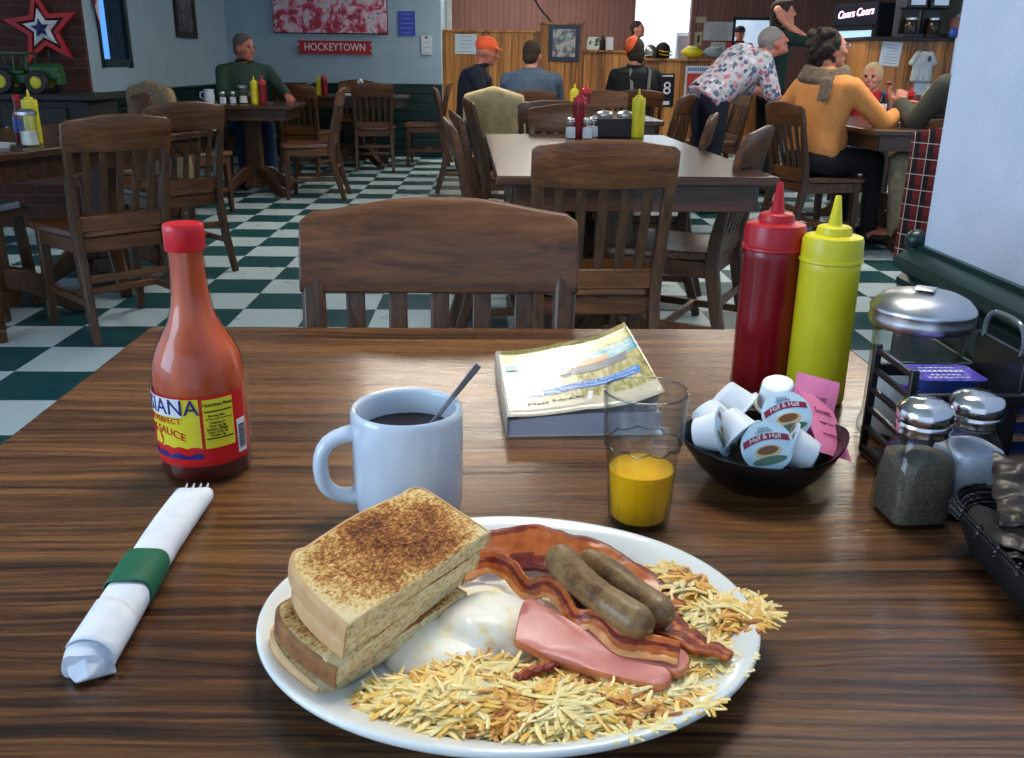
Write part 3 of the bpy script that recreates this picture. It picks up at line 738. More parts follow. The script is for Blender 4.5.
# cover: generic countryside picture made of procedural patches
mt, nt, b = newmat('cover_picture', rough=.16, coat=.5)
vec = coords(nt, kind='Object')
sx = nn(nt, 'SeparateXYZ'); nt.links.new(vec, sx.inputs[0]); X, Yc = sx.outputs[0], sx.outputs[1]
nz = noise_(nt, vec, 60, 5, .65); nz2 = noise_(nt, coords(nt, (60, 9, 1)), 4, 3)
base = ramp(nt, math_(nt, 'ADD', math_(nt, 'MULTIPLY', nz, .5), math_(nt, 'MULTIPLY', nz2, .5)), [(.36, srgb(110, 104, 48)), (.5, srgb(170, 158, 92)), (.62, srgb(214, 204, 160))])
yy = math_(nt, 'ADD', Yc, math_(nt, 'MULTIPLY', nz, .02))
sky = math_(nt, 'GREATER_THAN', yy, .070)
base = mix(nt, sky, base, ramp(nt, nz, [(.35, srgb(150, 146, 84)), (.65, srgb(206, 196, 140))]))
water = math_(nt, 'MULTIPLY', math_(nt, 'GREATER_THAN', yy, .030), math_(nt, 'LESS_THAN', yy, .066))
base = mix(nt, water, base, ramp(nt, nz, [(.35, srgb(64, 140, 156)), (.65, srgb(190, 214, 214))]))
road = math_(nt, 'LESS_THAN', yy, -.062)
base = mix(nt, road, base, ramp(nt, nz, [(.3, srgb(196, 184, 160)), (.7, srgb(216, 204, 180))]))
spine = math_(nt, 'LESS_THAN', X, -W/2 + .006)
base = mix(nt, spine, base, srgb(214, 208, 190))
nt.links.new(base, b.inputs['Base Color']); M_cover = mt
def cov(u, v): return (-W/2 + W*u, -D/2 + D*v, TH*.93 + lift(u, v) + .0012)
o = MB().grid(cov, 30, 12).build('front_cover', M_cover, bk); sd = o.modifiers.new('s', 'SOLIDIFY'); sd.thickness = .0007; sd.offset = 1
cvr = o
def on_cover(x, y, dz=.0012):
    u = (x + W/2)/W; v = (y + D/2)/D
    return (x, y, cov(u, v)[2] + dz)
def cpatch(name, pts, m, dz=.0011, nx=14, parent=None):
    """flat printed patch that follows the curl: pts = 4 corners"""
    (a, b_, c, d) = [V((*p, 0)) for p in pts]
    MB().grid(lambda u, v: on_cover(*((a*(1-u)+b_*u)*(1-v) + (d*(1-u)+c*u)*v)[:2], dz), nx, 3).build(name, m, parent or cvr, flip=False)
M_strip = newmat('cover_blue', srgb(16, 116, 196), .18, coat=.5)[0]
cpatch('blue_strip', [(-.058, -.060), (.066, -.041), (.066, -.021), (-.058, -.042)], M_strip)
cpatch('canoe', [(-.012, -.012), (.060, .004), (.063, .026), (.0, .012)], newmat('cover_slate', srgb(70, 80, 94), .2, coat=.5)[0])
cpatch('paddler', [(.0, .012), (.042, .022), (.044, .036), (.012, .030)], newmat('cover_salmon', srgb(206, 140, 92), .2, coat=.5)[0], .0013)
cpatch('bow', [(-.016, -.006), (-.002, -.004), (.003, .018), (-.008, .010)], newmat('cover_dark', srgb(44, 44, 40), .2, coat=.5)[0], .0015)
cpatch('reeds', [(-.068, -.04), (-.050, -.036), (-.046, .03), (-.066, .02)], newmat('cover_reed', srgb(196, 176, 112), .2, coat=.5)[0])
cpatch('white_curve', [(.004, -.083), (.009, -.083), (.014, -.060), (.009, -.060)], newmat('cover_white', srgb(232, 236, 236), .2, coat=.5)[0])
cpatch('small_flag', [(-.0685, .028), (-.0545, .030), (-.0545, .046), (-.0685, .044)], newmat('cover_teal', srgb(30, 128, 150), .2, coat=.5)[0], .0016)
mb = MB()
for k, tx in enumerate(('Bicycle Touring  Mountain Biking  Bicycle Camping', 'Family Rides  Equipment  Advanced Bikepacking')):
    sl = math.atan2(.019, .124)
    text_mb(tx, .0058, mb, fn=lambda x, y, z, k=k: on_cover(.004 + x*math.cos(sl) - y*math.sin(sl), -.0365 - .009*k + x*math.sin(sl) + y*math.cos(sl), .0014 + z), ext=.0001)
mb.build('strip_lettering', M_lwhite, cvr, smooth=0)
text_mb('Matt Forsley', .0115, fn=lambda x, y, z: on_cover(-.054 + x*math.cos(.09) - y*.09, -.0765 + x*math.sin(.09) + y, .0013 + z), ext=.0001, align='LEFT').build('author_lettering', newmat('cover_ink', srgb(40, 40, 36), .3)[0], cvr, smooth=0)
MB().box((0, 0, .0006), (W, D, .0012)).build('back_cover', M_cover, bk, smooth=0)
MB().box((-W/2-.0003, 0, TH*.47), (.0012, D, TH*.93)).build('spine', vmat('spine_tan', srgb(200, 194, 176), None, 30, .3), bk, bevel=.0004)

# ---------------------------------------------------------------- squeeze bottles
def squeeze(name, label, cat, x, y, body, capm, s=1.0, group=None, z=TZ):
    t = thing(name, label, cat, (x, y, z), group=group)
    MB().lathe([(0, 0), (.027, 0), (.0300, .002), (.0312, .006), (.0308, .02), (.0304, .145), (.0306, .152), (.030, .153), (0, .153)], 48).build('bottle', body, t)
    MB().lathe([(0, .1525), (.0312, .1525), (.0322, .1535), (.0322, .1555), (.0314, .157), (.0310, .1572), (.0305, .1745), (.0290, .1785), (.026, .1795), (.0185, .1805), (.0178, .1815), (.0175, .1855), (.0165, .188), (.0140, .1893), (.0078, .190), (.0066, .192), (.0030, .2185), (.0021, .2195), (0, .2197)], 48).build('nozzle_cap', capm, t)
    if s != 1: t.scale = (s, s, s)
    return t
kt = squeeze('ketchup_bottle', 'red ketchup squeeze bottle beside the yellow one on our table', 'ketchup bottle', .3035, .957, M_redbody, M_red, 1.04)
ms = squeeze('mustard_bottle', 'big yellow mustard squeeze bottle in front of the red one', 'mustard bottle', .3535, .9235, M_yel, M_yel, 1.0)

# ---------------------------------------------------------------- bowl with creamers and sweetener
bw = thing('creamer_bowl', 'shallow black plastic bowl heaped with creamer cups', 'bowl', (.236, .722, TZ), R(8))
def bfn(a, z): return 1 + (.09*max(0, math.cos(a-R(-12)))**10 + .05*max(0, math.cos(a-R(160)))**8)*max(0, z/.04)
def bz(a): return 0
mb = MB().lathe([(0, .0), (.034, .0), (.040, .002), (.052, .014), (.0625, .030), (.0665, .0385), (.066, .0398), (.0645, .039), (.060, .031), (.050, .0165), (.038, .005), (0, .0035)], 64, fn=bfn)
mb.v = [(x, y, z*(1 + .22*max(0, math.cos(math.atan2(y, x)-R(-12)))**8)) for x, y, z in mb.v]
M_bowl = newmat('glossy_black', (.006, .006, .0065, 1), .22)[0]
mb.build('bowl', M_bowl, bw, smooth=50)
M_cup = vmat('creamer_white', srgb(232, 236, 238), srgb(224, 230, 234), 20, .35, sss=.25, sssr=(.004,))
M_foil = vmat('creamer_foil', srgb(190, 214, 226), srgb(170, 198, 214), 60, .3)
M_band = newmat('foil_maroon', srgb(140, 24, 56), .35)[0]; M_tan = newmat('foil_tan', srgb(200, 172, 128), .35)[0]
M_brn = newmat('foil_brown', srgb(112, 70, 40), .35)[0]; M_grn = newmat('foil_green', srgb(70, 104, 84), .35)[0]
def creamer(label, group=None):
    """stands on its small base; foil lid on top at z=.024"""
    t = thing('creamer_cup', label, 'creamer cup', group=group)
    MB().lathe([(0, .0005), (.0125, 0), (.0138, .001), (.0150, .008), (.0172, .0195), (.0176, .0222), (.0208, .0226), (.0212, .0232), (.0208, .0238), (0, .0238)], 32).build('cup', M_cup, t)
    lid = MB().lathe([(0, .0239), (.0206, .0239), (.0212, .0241), (.0206, .0244), (0, .0246)], 32).build('foil_lid', M_foil, t)
    zz = .0248
    mb = MB(); n = 16
    # maroon ribbon arched across the lid
    mb.grid(lambda u, v: ((-.0185 + .037*u), .0035 + .0055*v - .010*(2*u-1)**2*.45 + .002, zz), n, 1)
    mb.build('ribbon', M_band, lid, flip=False)
    mb = MB(); mb.add([(.011*math.cos(2*PI*q/20), -.004+.0055*math.sin(2*PI*q/20), zz-.00005) for q in range(20)], [tuple(range(20))]); mb.build('cup_picture', M_tan, lid, smooth=0, flip=False)
    mb = MB(); mb.add([(.0085*math.cos(2*PI*q/20), -.003+.0035*math.sin(2*PI*q/20), zz+.0001) for q in range(20)], [tuple(range(20))]); mb.build('coffee_picture', M_brn, lid, smooth=0, flip=False)
    mb = MB(); mb.add([(.014*math.cos(a), -.0115+.0035*math.sin(a), zz) for a in [2*PI*q/16 for q in range(16)]], [tuple(range(16))]); mb.build('leaf_picture', M_grn, lid, smooth=0, flip=False)
    text_mb('Half & Half', .0058, fn=lambda x, y, z: (x, .0085 + y - .0045*(x/.0185)**2, zz+.00015+z), ext=.00005).build('ribbon_lettering', M_lwhite, lid, smooth=0)
    mb = MB(); text_mb('Dairy', .0042, mb, fn=lambda x, y, z: (x, .0155 + y - 8*x*x, zz+.0001+z), ext=.00005)
    text_mb('CREAMER', .0032, mb, fn=lambda x, y, z: (x, .0128 + y - 8*x*x, zz+.0001+z), ext=.00005)
    mb.build('rim_lettering', newmat('foil_ink', srgb(70, 92, 120), .4)[0], lid, smooth=0)
    return t
def orient(axis, spin=0):
    """rotation that takes +Z to axis, spun about it"""
    q = V((0, 0, 1)).rotation_difference(V(axis).normalized())
    return (q.to_matrix().to_4x4() @ M.Rotation(spin, 4, 'Z')).to_euler()
cr0 = None
def put_creamer(label, centre, axis, spin=0):
    global cr0
    ax = V(axis).normalized(); loc = V(centre) - ax*.012
    if cr0 is None:
        cr0 = creamer(label, 'creamer cups in the black bowl'); cr0.location = loc; cr0.rotation_euler = orient(axis, spin); return cr0
    return dup(cr0, loc, 0, label, 'creamer cups in the black bowl', rot=orient(axis, spin))
def lookspin(axis, upv):
    """spin so the lid's +Y points as near as possible to upv"""
    ax = V(axis).normalized(); q = V((0, 0, 1)).rotation_difference(ax); y = q @ V((0, 1, 0)); u = V(upv) - ax*V(upv).dot(ax)
    return math.atan2(ax.dot(y.cross(u)), y.dot(u))
A6 = (-.10, -.80, .60); A7 = (-.35, -.85, .42)
put_creamer('creamer cup showing its round foil lid, upper of two lids facing us', (.2555, .728, .8045), A6, lookspin(A6, (-.25, 0, 1)))
put_creamer('creamer cup with its foil lid facing us, lower of two at the bowl front', (.2330, .694, .7920), A7, lookspin(A7, (-.35, 0, 1)))
put_creamer('creamer cup standing base up, topmost behind the upper foil lid', (.2610, .768, .8130), (.12, .25, -.95))
put_creamer('creamer cup tipped base to the upper left at the back of the bowl', (.2210, .772, .8040), (.72, -.25, -.62))
put_creamer('creamer cup lying in the middle of the bowl, base to the left', (.2090, .717, .8000), (.55, -.62, -.5))
put_creamer('creamer cup behind the juice glass, leaning on the bowl rim', (.1890, .716, .7960), (.85, -.45, .3))
put_creamer('creamer cup between the glass and the middle cups', (.1990, .752, .7950), (.45, -.6, -.55))
put_creamer('creamer cup lying at the bowl front right, beside the pink packets', (.2600, .693, .7890), (-.85, .25, .35))
put_creamer('small bit of creamer cup showing behind the pink packets', (.2790, .770, .7980), (-.3, .6, .6))
M_pink = vmat('pink_paper', srgb(246, 140, 178), srgb(238, 126, 166), 40, .6, bmp=.15, bscale=200)
def packet(label, loc, rot):
    t = thing('sweetener_packet', label, 'sweetener packet', loc, group='pink sweetener packets', rot=rot)
    mb = MB(); w, h = .040, .064
    for s in (1, -1):
        mb.grid(lambda u, v, s=s: (-w/2+w*u + .0008*math.sin(v*9), -h/2+h*v, s*(.0022*math.sin(PI*u)*math.sin(PI*v)**.5 + .0002 + .0004*noise.noise(V((u*6, v*9, s))))), 12, 16)
    mb.build('packet', M_pink, t)
    mb = MB()
    for yy_, tx, sz in ((.012, 'Sweet', .0085), (.0, 'sugar free', .0045), (-.012, 'sweetener', .0045)): text_mb(tx, sz, mb, fn=lambda x, y, z, yy_=yy_: (x, yy_+y, .0028+z), ext=.0001)
    mb.build('lettering', newmat('packet_ink', srgb(120, 40, 84), .6)[0], t, smooth=0)
    return t
pk = packet('pink sweetener packet nearest us at the bowl right edge', (.2915, .728, .7985), (R(38), R(22), R(22)))
dup(pk, (.2870, .748, .8035), label='pink sweetener packet standing behind the front pink one', group='pink sweetener packets', rot=(R(58), R(14), R(-4)))
dup(pk, (.2960, .752, .7990), label='pink sweetener packet at the back right, mostly hidden', group='pink sweetener packets', rot=(R(46), R(30), R(40)))
# ---------------------------------------------------------------- oval platter
PX, PY = .013, .4815
pl = thing('oval_platter', 'white oval platter holding the breakfast', 'plate', (PX, PY, TZ), R(-1))
M_china = vmat('ivory_china', srgb(232, 234, 228), srgb(226, 229, 222), 6, .12, spec=.6, coat=.3)
MB().lathe([(0, .004), (.58, .004), (.60, 0), (.66, 0), (.68, .003), (.86, .0125), (.97, .0195), (.995, .0215), (1.0, .0232), (.997, .0250), (.985, .0258), (.965, .0252), (.90, .0215), (.80, .0150), (.735, .0108), (.69, .0092), (.4, .0085), (0, .0085)], 96, T=M.Diagonal((.1515, .1235, 1, 1))).build('platter', M_china, pl, smooth=60)
FZ = TZ + .0088
def cr(P, n=8):
    """smooth path through points (tuples of any length)"""
    out = []
    for i in range(len(P)-1):
        a, b, c, d = P[max(i-1, 0)], P[i], P[i+1], P[min(i+2, len(P)-1)]
        for k in range(n):
            t = k/n
            out.append(tuple(.5*(2*q + (r-p)*t + (2*p-5*q+4*r-s_)*t*t + (3*q-p-3*r+s_)*t**3) for p, q, r, s_ in zip(a, b, c, d)))
    return out + [tuple(P[-1])]

# ---------------------------------------------------------------- toast
mt, nt, b = newmat('toasted_face', rough=.85, sss=.08, sssr=(.002,))
vec = coords(nt); sx = nn(nt, 'SeparateXYZ'); nt.links.new(vec, sx.inputs[0])
ax = math_(nt, 'DIVIDE', math_(nt, 'ABSOLUTE', math_(nt, 'SUBTRACT', sx.outputs[0], .004)), .060)
ay = math_(nt, 'DIVIDE', math_(nt, 'ABSOLUTE', math_(nt, 'SUBTRACT', sx.outputs[1], .001)), .037)
edge = math_(nt, 'ADD', math_(nt, 'POWER', ax, 3.0), math_(nt, 'POWER', ay, 3.0))
lo_ = noise_(nt, vec, 40, 3); hi_ = noise_(nt, vec, 420, 5, .7, .4); st = noise_(nt, coords(nt, (1, 3.2, 1), rot=(0, 0, R(20))), 330, 3, .6)
f = math_(nt, 'ADD', math_(nt, 'MULTIPLY', hi_, .75), math_(nt, 'MULTIPLY', st, .45))
f = math_(nt, 'ADD', f, math_(nt, 'MULTIPLY', lo_, .45))
f = math_(nt, 'SUBTRACT', f, math_(nt, 'MULTIPLY', edge, .26))
nt.links.new(ramp(nt, f, [(.50, srgb(236, 216, 164)), (.64, srgb(222, 184, 112)), (.74, srgb(176, 112, 50)), (.88, srgb(104, 54, 20)), (1.0, srgb(64, 30, 12))]), b.inputs['Base Color'])
bump(nt, b, hi_, .6, .0012); M_toast = mt
mt, nt, b = newmat('bread_crumb', rough=.9, sss=.15, sssr=(.003,))
vec = coords(nt); h1 = noise_(nt, vec, 330, 5, .7); h2 = noise_(nt, coords(nt, (1, 1, 3)), 160, 3)
nt.links.new(ramp(nt, math_(nt, 'ADD', math_(nt, 'MULTIPLY', h1, .6), math_(nt, 'MULTIPLY', h2, .4)), [(.34, srgb(176, 134, 70)), (.43, srgb(226, 196, 128)), (.55, srgb(250, 234, 184))]), b.inputs['Base Color'])
bump(nt, b, h1, .9, .002); M_crumb = mt
M_crust = vmat('bread_crust', srgb(224, 184, 132), srgb(204, 152, 98), 60, .6, bmp=.15, bscale=300, lo=.3, hi=.7)
M_dcrust = vmat('dark_crust', srgb(176, 118, 66), srgb(120, 72, 38), 60, .7, bmp=.2, bscale=300)
def toast_outline(L, W, seed):
    """half a tin loaf slice: cut edge at y=-W/2 (sharp), domed top end at x=-L/2, crust on the other sides"""
    o = []; n = 26; r = .010
    for i in range(n+1): o.append((-L/2 + L*i/n, -W/2 + .0009*noise.noise(V((i*.9, seed, 0)))))
    for i in range(9): a = PI/2*i/8; o.append((L/2 - r + r*math.cos(a), W/2 - r + r*math.sin(a)))
    dome = W*.52
    for i in range(1, 14): x = L/2 - r - (L-r-dome*.55)*i/14; o.append((x, W/2 + .0018*math.sin((x/L+.5)*PI*2.2+seed)))
    for i in range(13): a = PI/2 + PI/2*i/12; o.append((-L/2 + dome*.62 + dome*.62*math.cos(a), W/2 - W*.80 + W*.80*math.sin(a)))
    for i in range(1, 5): o.append((-L/2 - .0006*math.sin(PI*i/5), -W*.30 - (W*.20)*i/5))
    return o
def toast(label, loc, rot, L=.119, W=.067, T=.0142, seed=1, crust=None):
    t = thing('toast_slice', label, 'toast', loc, group='half slices of toast', rot=rot)
    out = toast_outline(L, W, seed)
    def ring(k, z, jit=.0005):
        return [(x*k, y*k, z + jit*noise.noise(V((x*160+seed, y*160, z*300)))*2) for x, y in out]
    mb = MB(); lo = []
    for k in (.04, .2, .4, .6, .8, .93): lo.append(ring(k, 0, .0004))
    for k, z in ((.985, .001), (1.0, .003)): lo.append(ring(k, z))
    for z in (.005, .007, .009, .011): lo.append([(x + .0009*noise.noise(V((x*420, y*420, z*700+seed))), y + (.0013 if y < -W/2+.002 else .0004)*noise.noise(V((x*500, z*800, seed*3.1))), z) for x, y, _z in ring(1.0, z)])
    for k, z in ((1.0, T-.002), (.985, T-.0004), (.96, T)): lo.append(ring(k, z))
    for k in (.88, .78, .66, .54, .42, .3, .18, .04): lo.append(ring(k, T, .0007))
    mb.loft(lo)
    n = len(out)
    for fi in range(len(mb.f)):
        row = fi//n
        mb.m[fi] = 1 if 6 <= row <= 12 else 0
    mb.build('bread', [M_toast, M_crumb], t, smooth=60)
    # crust band round the three uncut sides
    idx = list(range(27, len(out))) + []
    pts = [out[26]] + [out[i] for i in idx] + [out[0]]
    mb = MB(); lp = []
    for i, (x, y) in enumerate(pts):
        a = pts[max(i-1, 0)]; c = pts[min(i+1, len(pts)-1)]; tx, ty = c[0]-a[0], c[1]-a[1]; l = math.hypot(tx, ty); nx, ny = ty/l, -tx/l
        d = .0011 + .0003*noise.noise(V((x*200, y*200, seed)))
        lp.append([(x + nx*q, y + ny*q, z) for q, z in ((-.0012, .0006), (d*.7, .0012), (d, .004), (d*1.1, T*.5), (d, T-.003), (d*.6, T-.0006), (-.0014, T+.0003))])
    mb.loft(lp).build('crust', crust or M_crust, t, smooth=60)
    return t
ang = R(52.5)
def bread_at(label, x, y, z, roll, yaw, **k): toast(label, (x, y, z), (R(roll), R(k.pop('pitch', -1)), ang + R(yaw)), T=.0134, **k)
bread_at('half slice of toast at the bottom of the stack', -.0750, .4740, FZ+.0075, 7, -3, seed=1, W=.058)
bread_at('half slice of toast second from the bottom with a dark crust', -.0735, .4765, FZ+.0205, 9, 4, seed=2, crust=M_dcrust, W=.060)
bread_at('half slice of toast second from the top of the stack', -.0650, .4810, FZ+.0345, 13, -1, seed=3, L=.114, W=.058)
bread_at('browned half slice of toast on top of the stack', -.0625, .4835, FZ+.0480, 15, 0, seed=4, L=.124, W=.062)
bp = MB().ball((0, 0, 0), (.005, .004, .0035), rot=M.Rotation(.5, 4, 'Y'))
tag(blob(bp, 'toast_crumb', [M_crust], voxel=.0008, smooth=1, location=(-.0905, .4240, FZ+.0215)), 'torn golden scrap of crust stuck at the front end of the toast stack', 'toast scrap')

# ---------------------------------------------------------------- fried egg
mt, nt, b = newmat('egg_white', rough=.38, sss=.3, sssr=(.004,), spec=.5)
vec = coords(nt); n1 = noise_(nt, vec, 46, 5, .6)
nt.links.new(ramp(nt, n1, [(.36, srgb(252, 250, 240)), (.56, srgb(248, 246, 228)), (.66, srgb(240, 226, 160)), (.76, srgb(214, 180, 96))]), b.inputs['Base Color'])
bump(nt, b, noise_(nt, vec, 140, 4), .25, .002); M_egg = mt
eg = thing('fried_egg', 'white over-easy fried egg between the toast and the ham', 'egg', (-.006, .486, FZ))
def eggr(a): return .050*(1 + .16*math.sin(a*2+.6) + .10*math.sin(a*3+2) + .05*math.sin(a*7+1)) 
mb = MB(); loops = []; n = 72
def egz(x, y, k):
    d1 = math.hypot(x-.006, y+.004)/.029; d2 = math.hypot(x+.02, y+.024)/.026
    z = .0075*(1-k**4)**.6 + .0105*max(0, 1-d1*d1)**.6 + .004*max(0, 1-d2*d2)**.7
    return z + .0016*noise.noise(V((x*70, y*70, 3))) + .0007*noise.noise(V((x*220, y*220, 1)))
for k in [i/22 for i in range(1, 23)]:
    loops.append([(eggr(2*PI*j/n)*k*math.cos(2*PI*j/n), eggr(2*PI*j/n)*k*math.sin(2*PI*j/n)*1.08) for j in range(n)])
L = []
for i, lp in enumerate(loops):
    k = (i+1)/22; L.append([(x, y, .0022 + egz(x, y, k)) for x, y in lp])
L.append([(x*1.005, y*1.005, .0008) for x, y in loops[-1]]); L.append([(x*.9, y*.9, .0) for x, y in loops[-1]])
mb.loft(L).build('egg_white', M_egg, eg, smooth=80)

# ---------------------------------------------------------------- hash browns
M_h = [vmat('potato_pale', srgb(253, 232, 170), srgb(248, 214, 132), 90, .35, sss=.3, sssr=(.003,)), vmat('potato_yellow', srgb(246, 204, 104), srgb(238, 180, 76), 90, .4, sss=.25, sssr=(.003,)),
       vmat('potato_golden', srgb(232, 180, 92), srgb(214, 146, 62), 90, .45, sss=.1, sssr=(.002,)), vmat('potato_browned', srgb(186, 112, 48), srgb(146, 78, 32), 90, .5)]
MOUND = [(-.042, .410, .030, .020, .012), (-.012, .400, .034, .027, .019), (.028, .394, .038, .026, .020), (.066, .396, .034, .024, .016), (.098, .410, .026, .024, .012), (.124, .444, .024, .028, .013), (.146, .480, .030, .022, .017), (.128, .512, .022, .020, .016), (.118, .534, .014, .012, .013), (.00, .425, .05, .02, .012), (.06, .42, .05, .025, .012)]
def mz(x, y):
    return max(h*math.sqrt(max(0, 1-((x-cx)/rx)**2-((y-cy)/ry)**2)) for cx, cy, rx, ry, h in MOUND)
def rimz(x, y):
    q = math.hypot((x-PX)/.1515, (y-PY)/.1235)
    return FZ + max(0, min(q, 1.0)-.735)*.060 if q < 1.02 else FZ + .016
rnd = random.Random(5)
hb = MB()
for cx, cy, rx, ry, h in MOUND:
    hb.grid(lambda u, v: (cx + rx*.93*v*math.cos(2*PI*u), cy + ry*.93*v*math.sin(2*PI*u), max(FZ + h*.82*math.sqrt(max(0, 1-v*v)), rimz(cx + rx*.93*v*math.cos(2*PI*u), cy + ry*.93*v*math.sin(2*PI*u))+.0004)), 24, 8, 1)
w_ = [rx*ry for _, _, rx, ry, _ in MOUND]
for k in range(3600):
    cx, cy, rx, ry, h = rnd.choices(MOUND, w_)[0]
    a = rnd.uniform(0, 2*PI); q = math.sqrt(rnd.random())*1.0
    x = cx + rx*q*math.cos(a); y = cy + ry*q*math.sin(a)
    yaw = rnd.uniform(0, PI) if rnd.random() < .6 else rnd.gauss(R(20), R(25)); ln = rnd.uniform(.008, .030)*(1 if q < .85 else .7); pit = rnd.gauss(.0, .16); bend = rnd.gauss(0, 1.3)
    z0 = max(rimz(x, y), FZ + mz(x, y)) + rnd.uniform(-.001, .0026)
    P_ = []
    for i in range(5):
        t = i/4-.5; yy_ = yaw + bend*t
        P_.append((x + ln*t*math.cos(yaw) - ln*bend*(t*t-.08)*math.sin(yaw)*.5, y + ln*t*math.sin(yaw) + ln*bend*(t*t-.08)*math.cos(yaw)*.5, z0 + ln*t*pit - .25*ln*abs(t)*abs(t)*(1 if h > .012 else .2)))
    P_ = [(px, py, max(pz, rimz(px, py)+.0012)) for px, py, pz in P_]
    patch = noise.noise(V((x*42, y*42, 9))) + .35*noise.noise(V((x*140, y*140, 2)))
    v = patch + rnd.gauss(.0, .20) + (.10 if x > .10 else 0)
    mi = 0 if v < .14 else 1 if v < .36 else 2 if v < .62 else 3
    r = rnd.uniform(.0007, .00135)
    hb.tube(P_, [r*.7, r, r*1.1, r, r*.6], 5, mi, ell=(1.25, .7))
hbo = hb.build('hash_browns', M_h, smooth=60, flip=False); tag(hbo, 'shredded golden hash browns heaped along the front and right of the platter', 'hash browns', kind='stuff')

# ---------------------------------------------------------------- ham, bacon, sausages
M_ham = vmat('ham_pink', srgb(214, 140, 128), srgb(194, 112, 104), 46, .32, sss=.25, sssr=(.003,), lo=.3, hi=.7, bmp=.1)
M_hamedge = vmat('ham_rind', srgb(214, 140, 92), srgb(186, 104, 62), 90, .4)
def slab(name, label, out, zf, th, mats, cat, wav=.0012, group=None):
    t = thing(name, label, cat, (out[0][0], out[0][1], zf(*out[0])), group=group)
    pts = cr([(*p,) for p in out] + [out[0]], 6)[:-1]
    cx = sum(p[0] for p in pts)/len(pts); cy = sum(p[1] for p in pts)/len(pts)
    ox_, oy_, oz_ = t.location
    def ring(k, dz): return [((cx+(x-cx)*k)-ox_, (cy+(y-cy)*k)-oy_, zf(cx+(x-cx)*k, cy+(y-cy)*k)+dz+wav*noise.noise(V((x*40*k, y*40*k, 5)))-oz_) for x, y in pts]
    L = [ring(k, 0) for k in (.05, .3, .6, .85)] + [ring(.98, 0), ring(1, th*.3), ring(1, th*.7), ring(.98, th)] + [ring(k, th) for k in (.85, .6, .3, .05)]
    mb = MB().loft(L); n = len(pts)
    for i in range(len(mb.f)): mb.m[i] = 1 if 4 <= i//n <= 6 else 0
    mb.build('slice', mats, t, smooth=60); return t
def hz(x, y): return FZ + .0145 + .010*max(0, (.10-x)/.09)*max(0, min(1, (y-.425)/.05))
slab('ham_slice', 'pink ham slice at the front, with its straight edge over the hash browns', [(.0150, .4420), (.0225, .4760), (.0400, .4680), (.0700, .4400), (.0990, .4180), (.0935, .4060), (.0760, .4110), (.0450, .4250)], hz, .0052, [M_ham, M_hamedge], 'ham', group='ham slices')
slab('ham_slice', 'pink ham slice tucked behind the wavy bacon, under the sausages', [(.0330, .5120), (.0480, .5150), (.0700, .4850), (.1000, .4480), (.1130, .4330), (.1080, .4180), (.0960, .4200), (.0620, .4560)], lambda x, y: FZ + .0150, .005, [M_ham, M_hamedge], 'ham', group='ham slices')
M_b = [vmat('bacon_lean', srgb(142, 52, 30), srgb(104, 32, 22), 120, .3, bmp=.3, bscale=500), vmat('bacon_amber', srgb(200, 110, 48), srgb(170, 80, 34), 120, .28, sss=.15, sssr=(.002,)), vmat('bacon_fat', srgb(226, 164, 104), srgb(206, 134, 78), 120, .3, sss=.2, sssr=(.002,))]
def bacon(label, path, bands, th=.0024, n=9, seed=0):
    """path rows: x, y, z, width, roll (deg; 0 lies flat), all world"""
    o0 = path[0]
    t = thing('bacon_strip', label, 'bacon', o0[:3], group='bacon strips')
    P_ = cr(path, n); k = len(P_)
    def fn(u, v):
        i = u*(k-1); a = P_[min(int(i), k-1)]
        i0 = min(int(i), k-1); b0 = P_[max(i0-1, 0)]; b1 = P_[min(i0+1, k-1)]
        tx, ty = b1[0]-b0[0], b1[1]-b0[1]; l = math.hypot(tx, ty) or 1; nx, ny = -ty/l, tx/l
        w = a[3]*(v-.5)*(1 + .10*noise.noise(V((u*14, v*2, seed)))); ro = R(a[4])
        rip = .0011*math.sin(u*26+seed) + .0009*noise.noise(V((u*30, v*6, seed+3)))
        return (a[0] + nx*w*math.cos(ro) - o0[0], a[1] + ny*w*math.cos(ro) - o0[1], a[2] + w*math.sin(ro) + rip - o0[2])
    def mf(u, v):
        q = v + .10*noise.noise(V((u*9, v*4, seed+7))) + .03*noise.noise(V((u*40, v*20, seed)))
        for lim, m in bands:
            if q < lim: return m
        return bands[-1][1]
    o = MB().grid(fn, k-1, 18, mf=mf).build('rasher', M_b, t, smooth=60, flip=False)
    s = o.modifiers.new('s', 'SOLIDIFY'); s.thickness = th; s.offset = 0
    return t
bz_ = FZ
bacon('broad bacon strip along the far rim, touching the toast', [(-.006, .556, bz_+.0130, .028, 30), (.018, .560, bz_+.0150, .034, 34), (.045, .556, bz_+.0150, .034, 32), (.070, .546, bz_+.0140, .030, 26), (.092, .527, bz_+.0130, .026, 16), (.106, .505, bz_+.012, .024, 10), (.114, .484, bz_+.0125, .022, 6)], [(.40, 0), (.90, 1), (1.2, 0)], seed=1)
bacon('wavy bacon strip standing on edge across the ham', [(-.018, .527, bz_+.0150, .016, 30), (.000, .534, bz_+.0200, .015, 40), (.014, .521, bz_+.0200, .014, 58), (.024, .504, bz_+.0180, .014, 66), (.036, .500, bz_+.0215, .014, 60), (.045, .484, bz_+.0235, .013, 60), (.051, .462, bz_+.0245, .013, 58), (.063, .453, bz_+.0265, .013, 45), (.074, .438, bz_+.0255, .013, 42), (.090, .431, bz_+.0250, .014, 36), (.106, .426, bz_+.0240, .014, 28)], [(.26, 2), (.52, 1), (.75, 0), (1.2, 1)], seed=2)
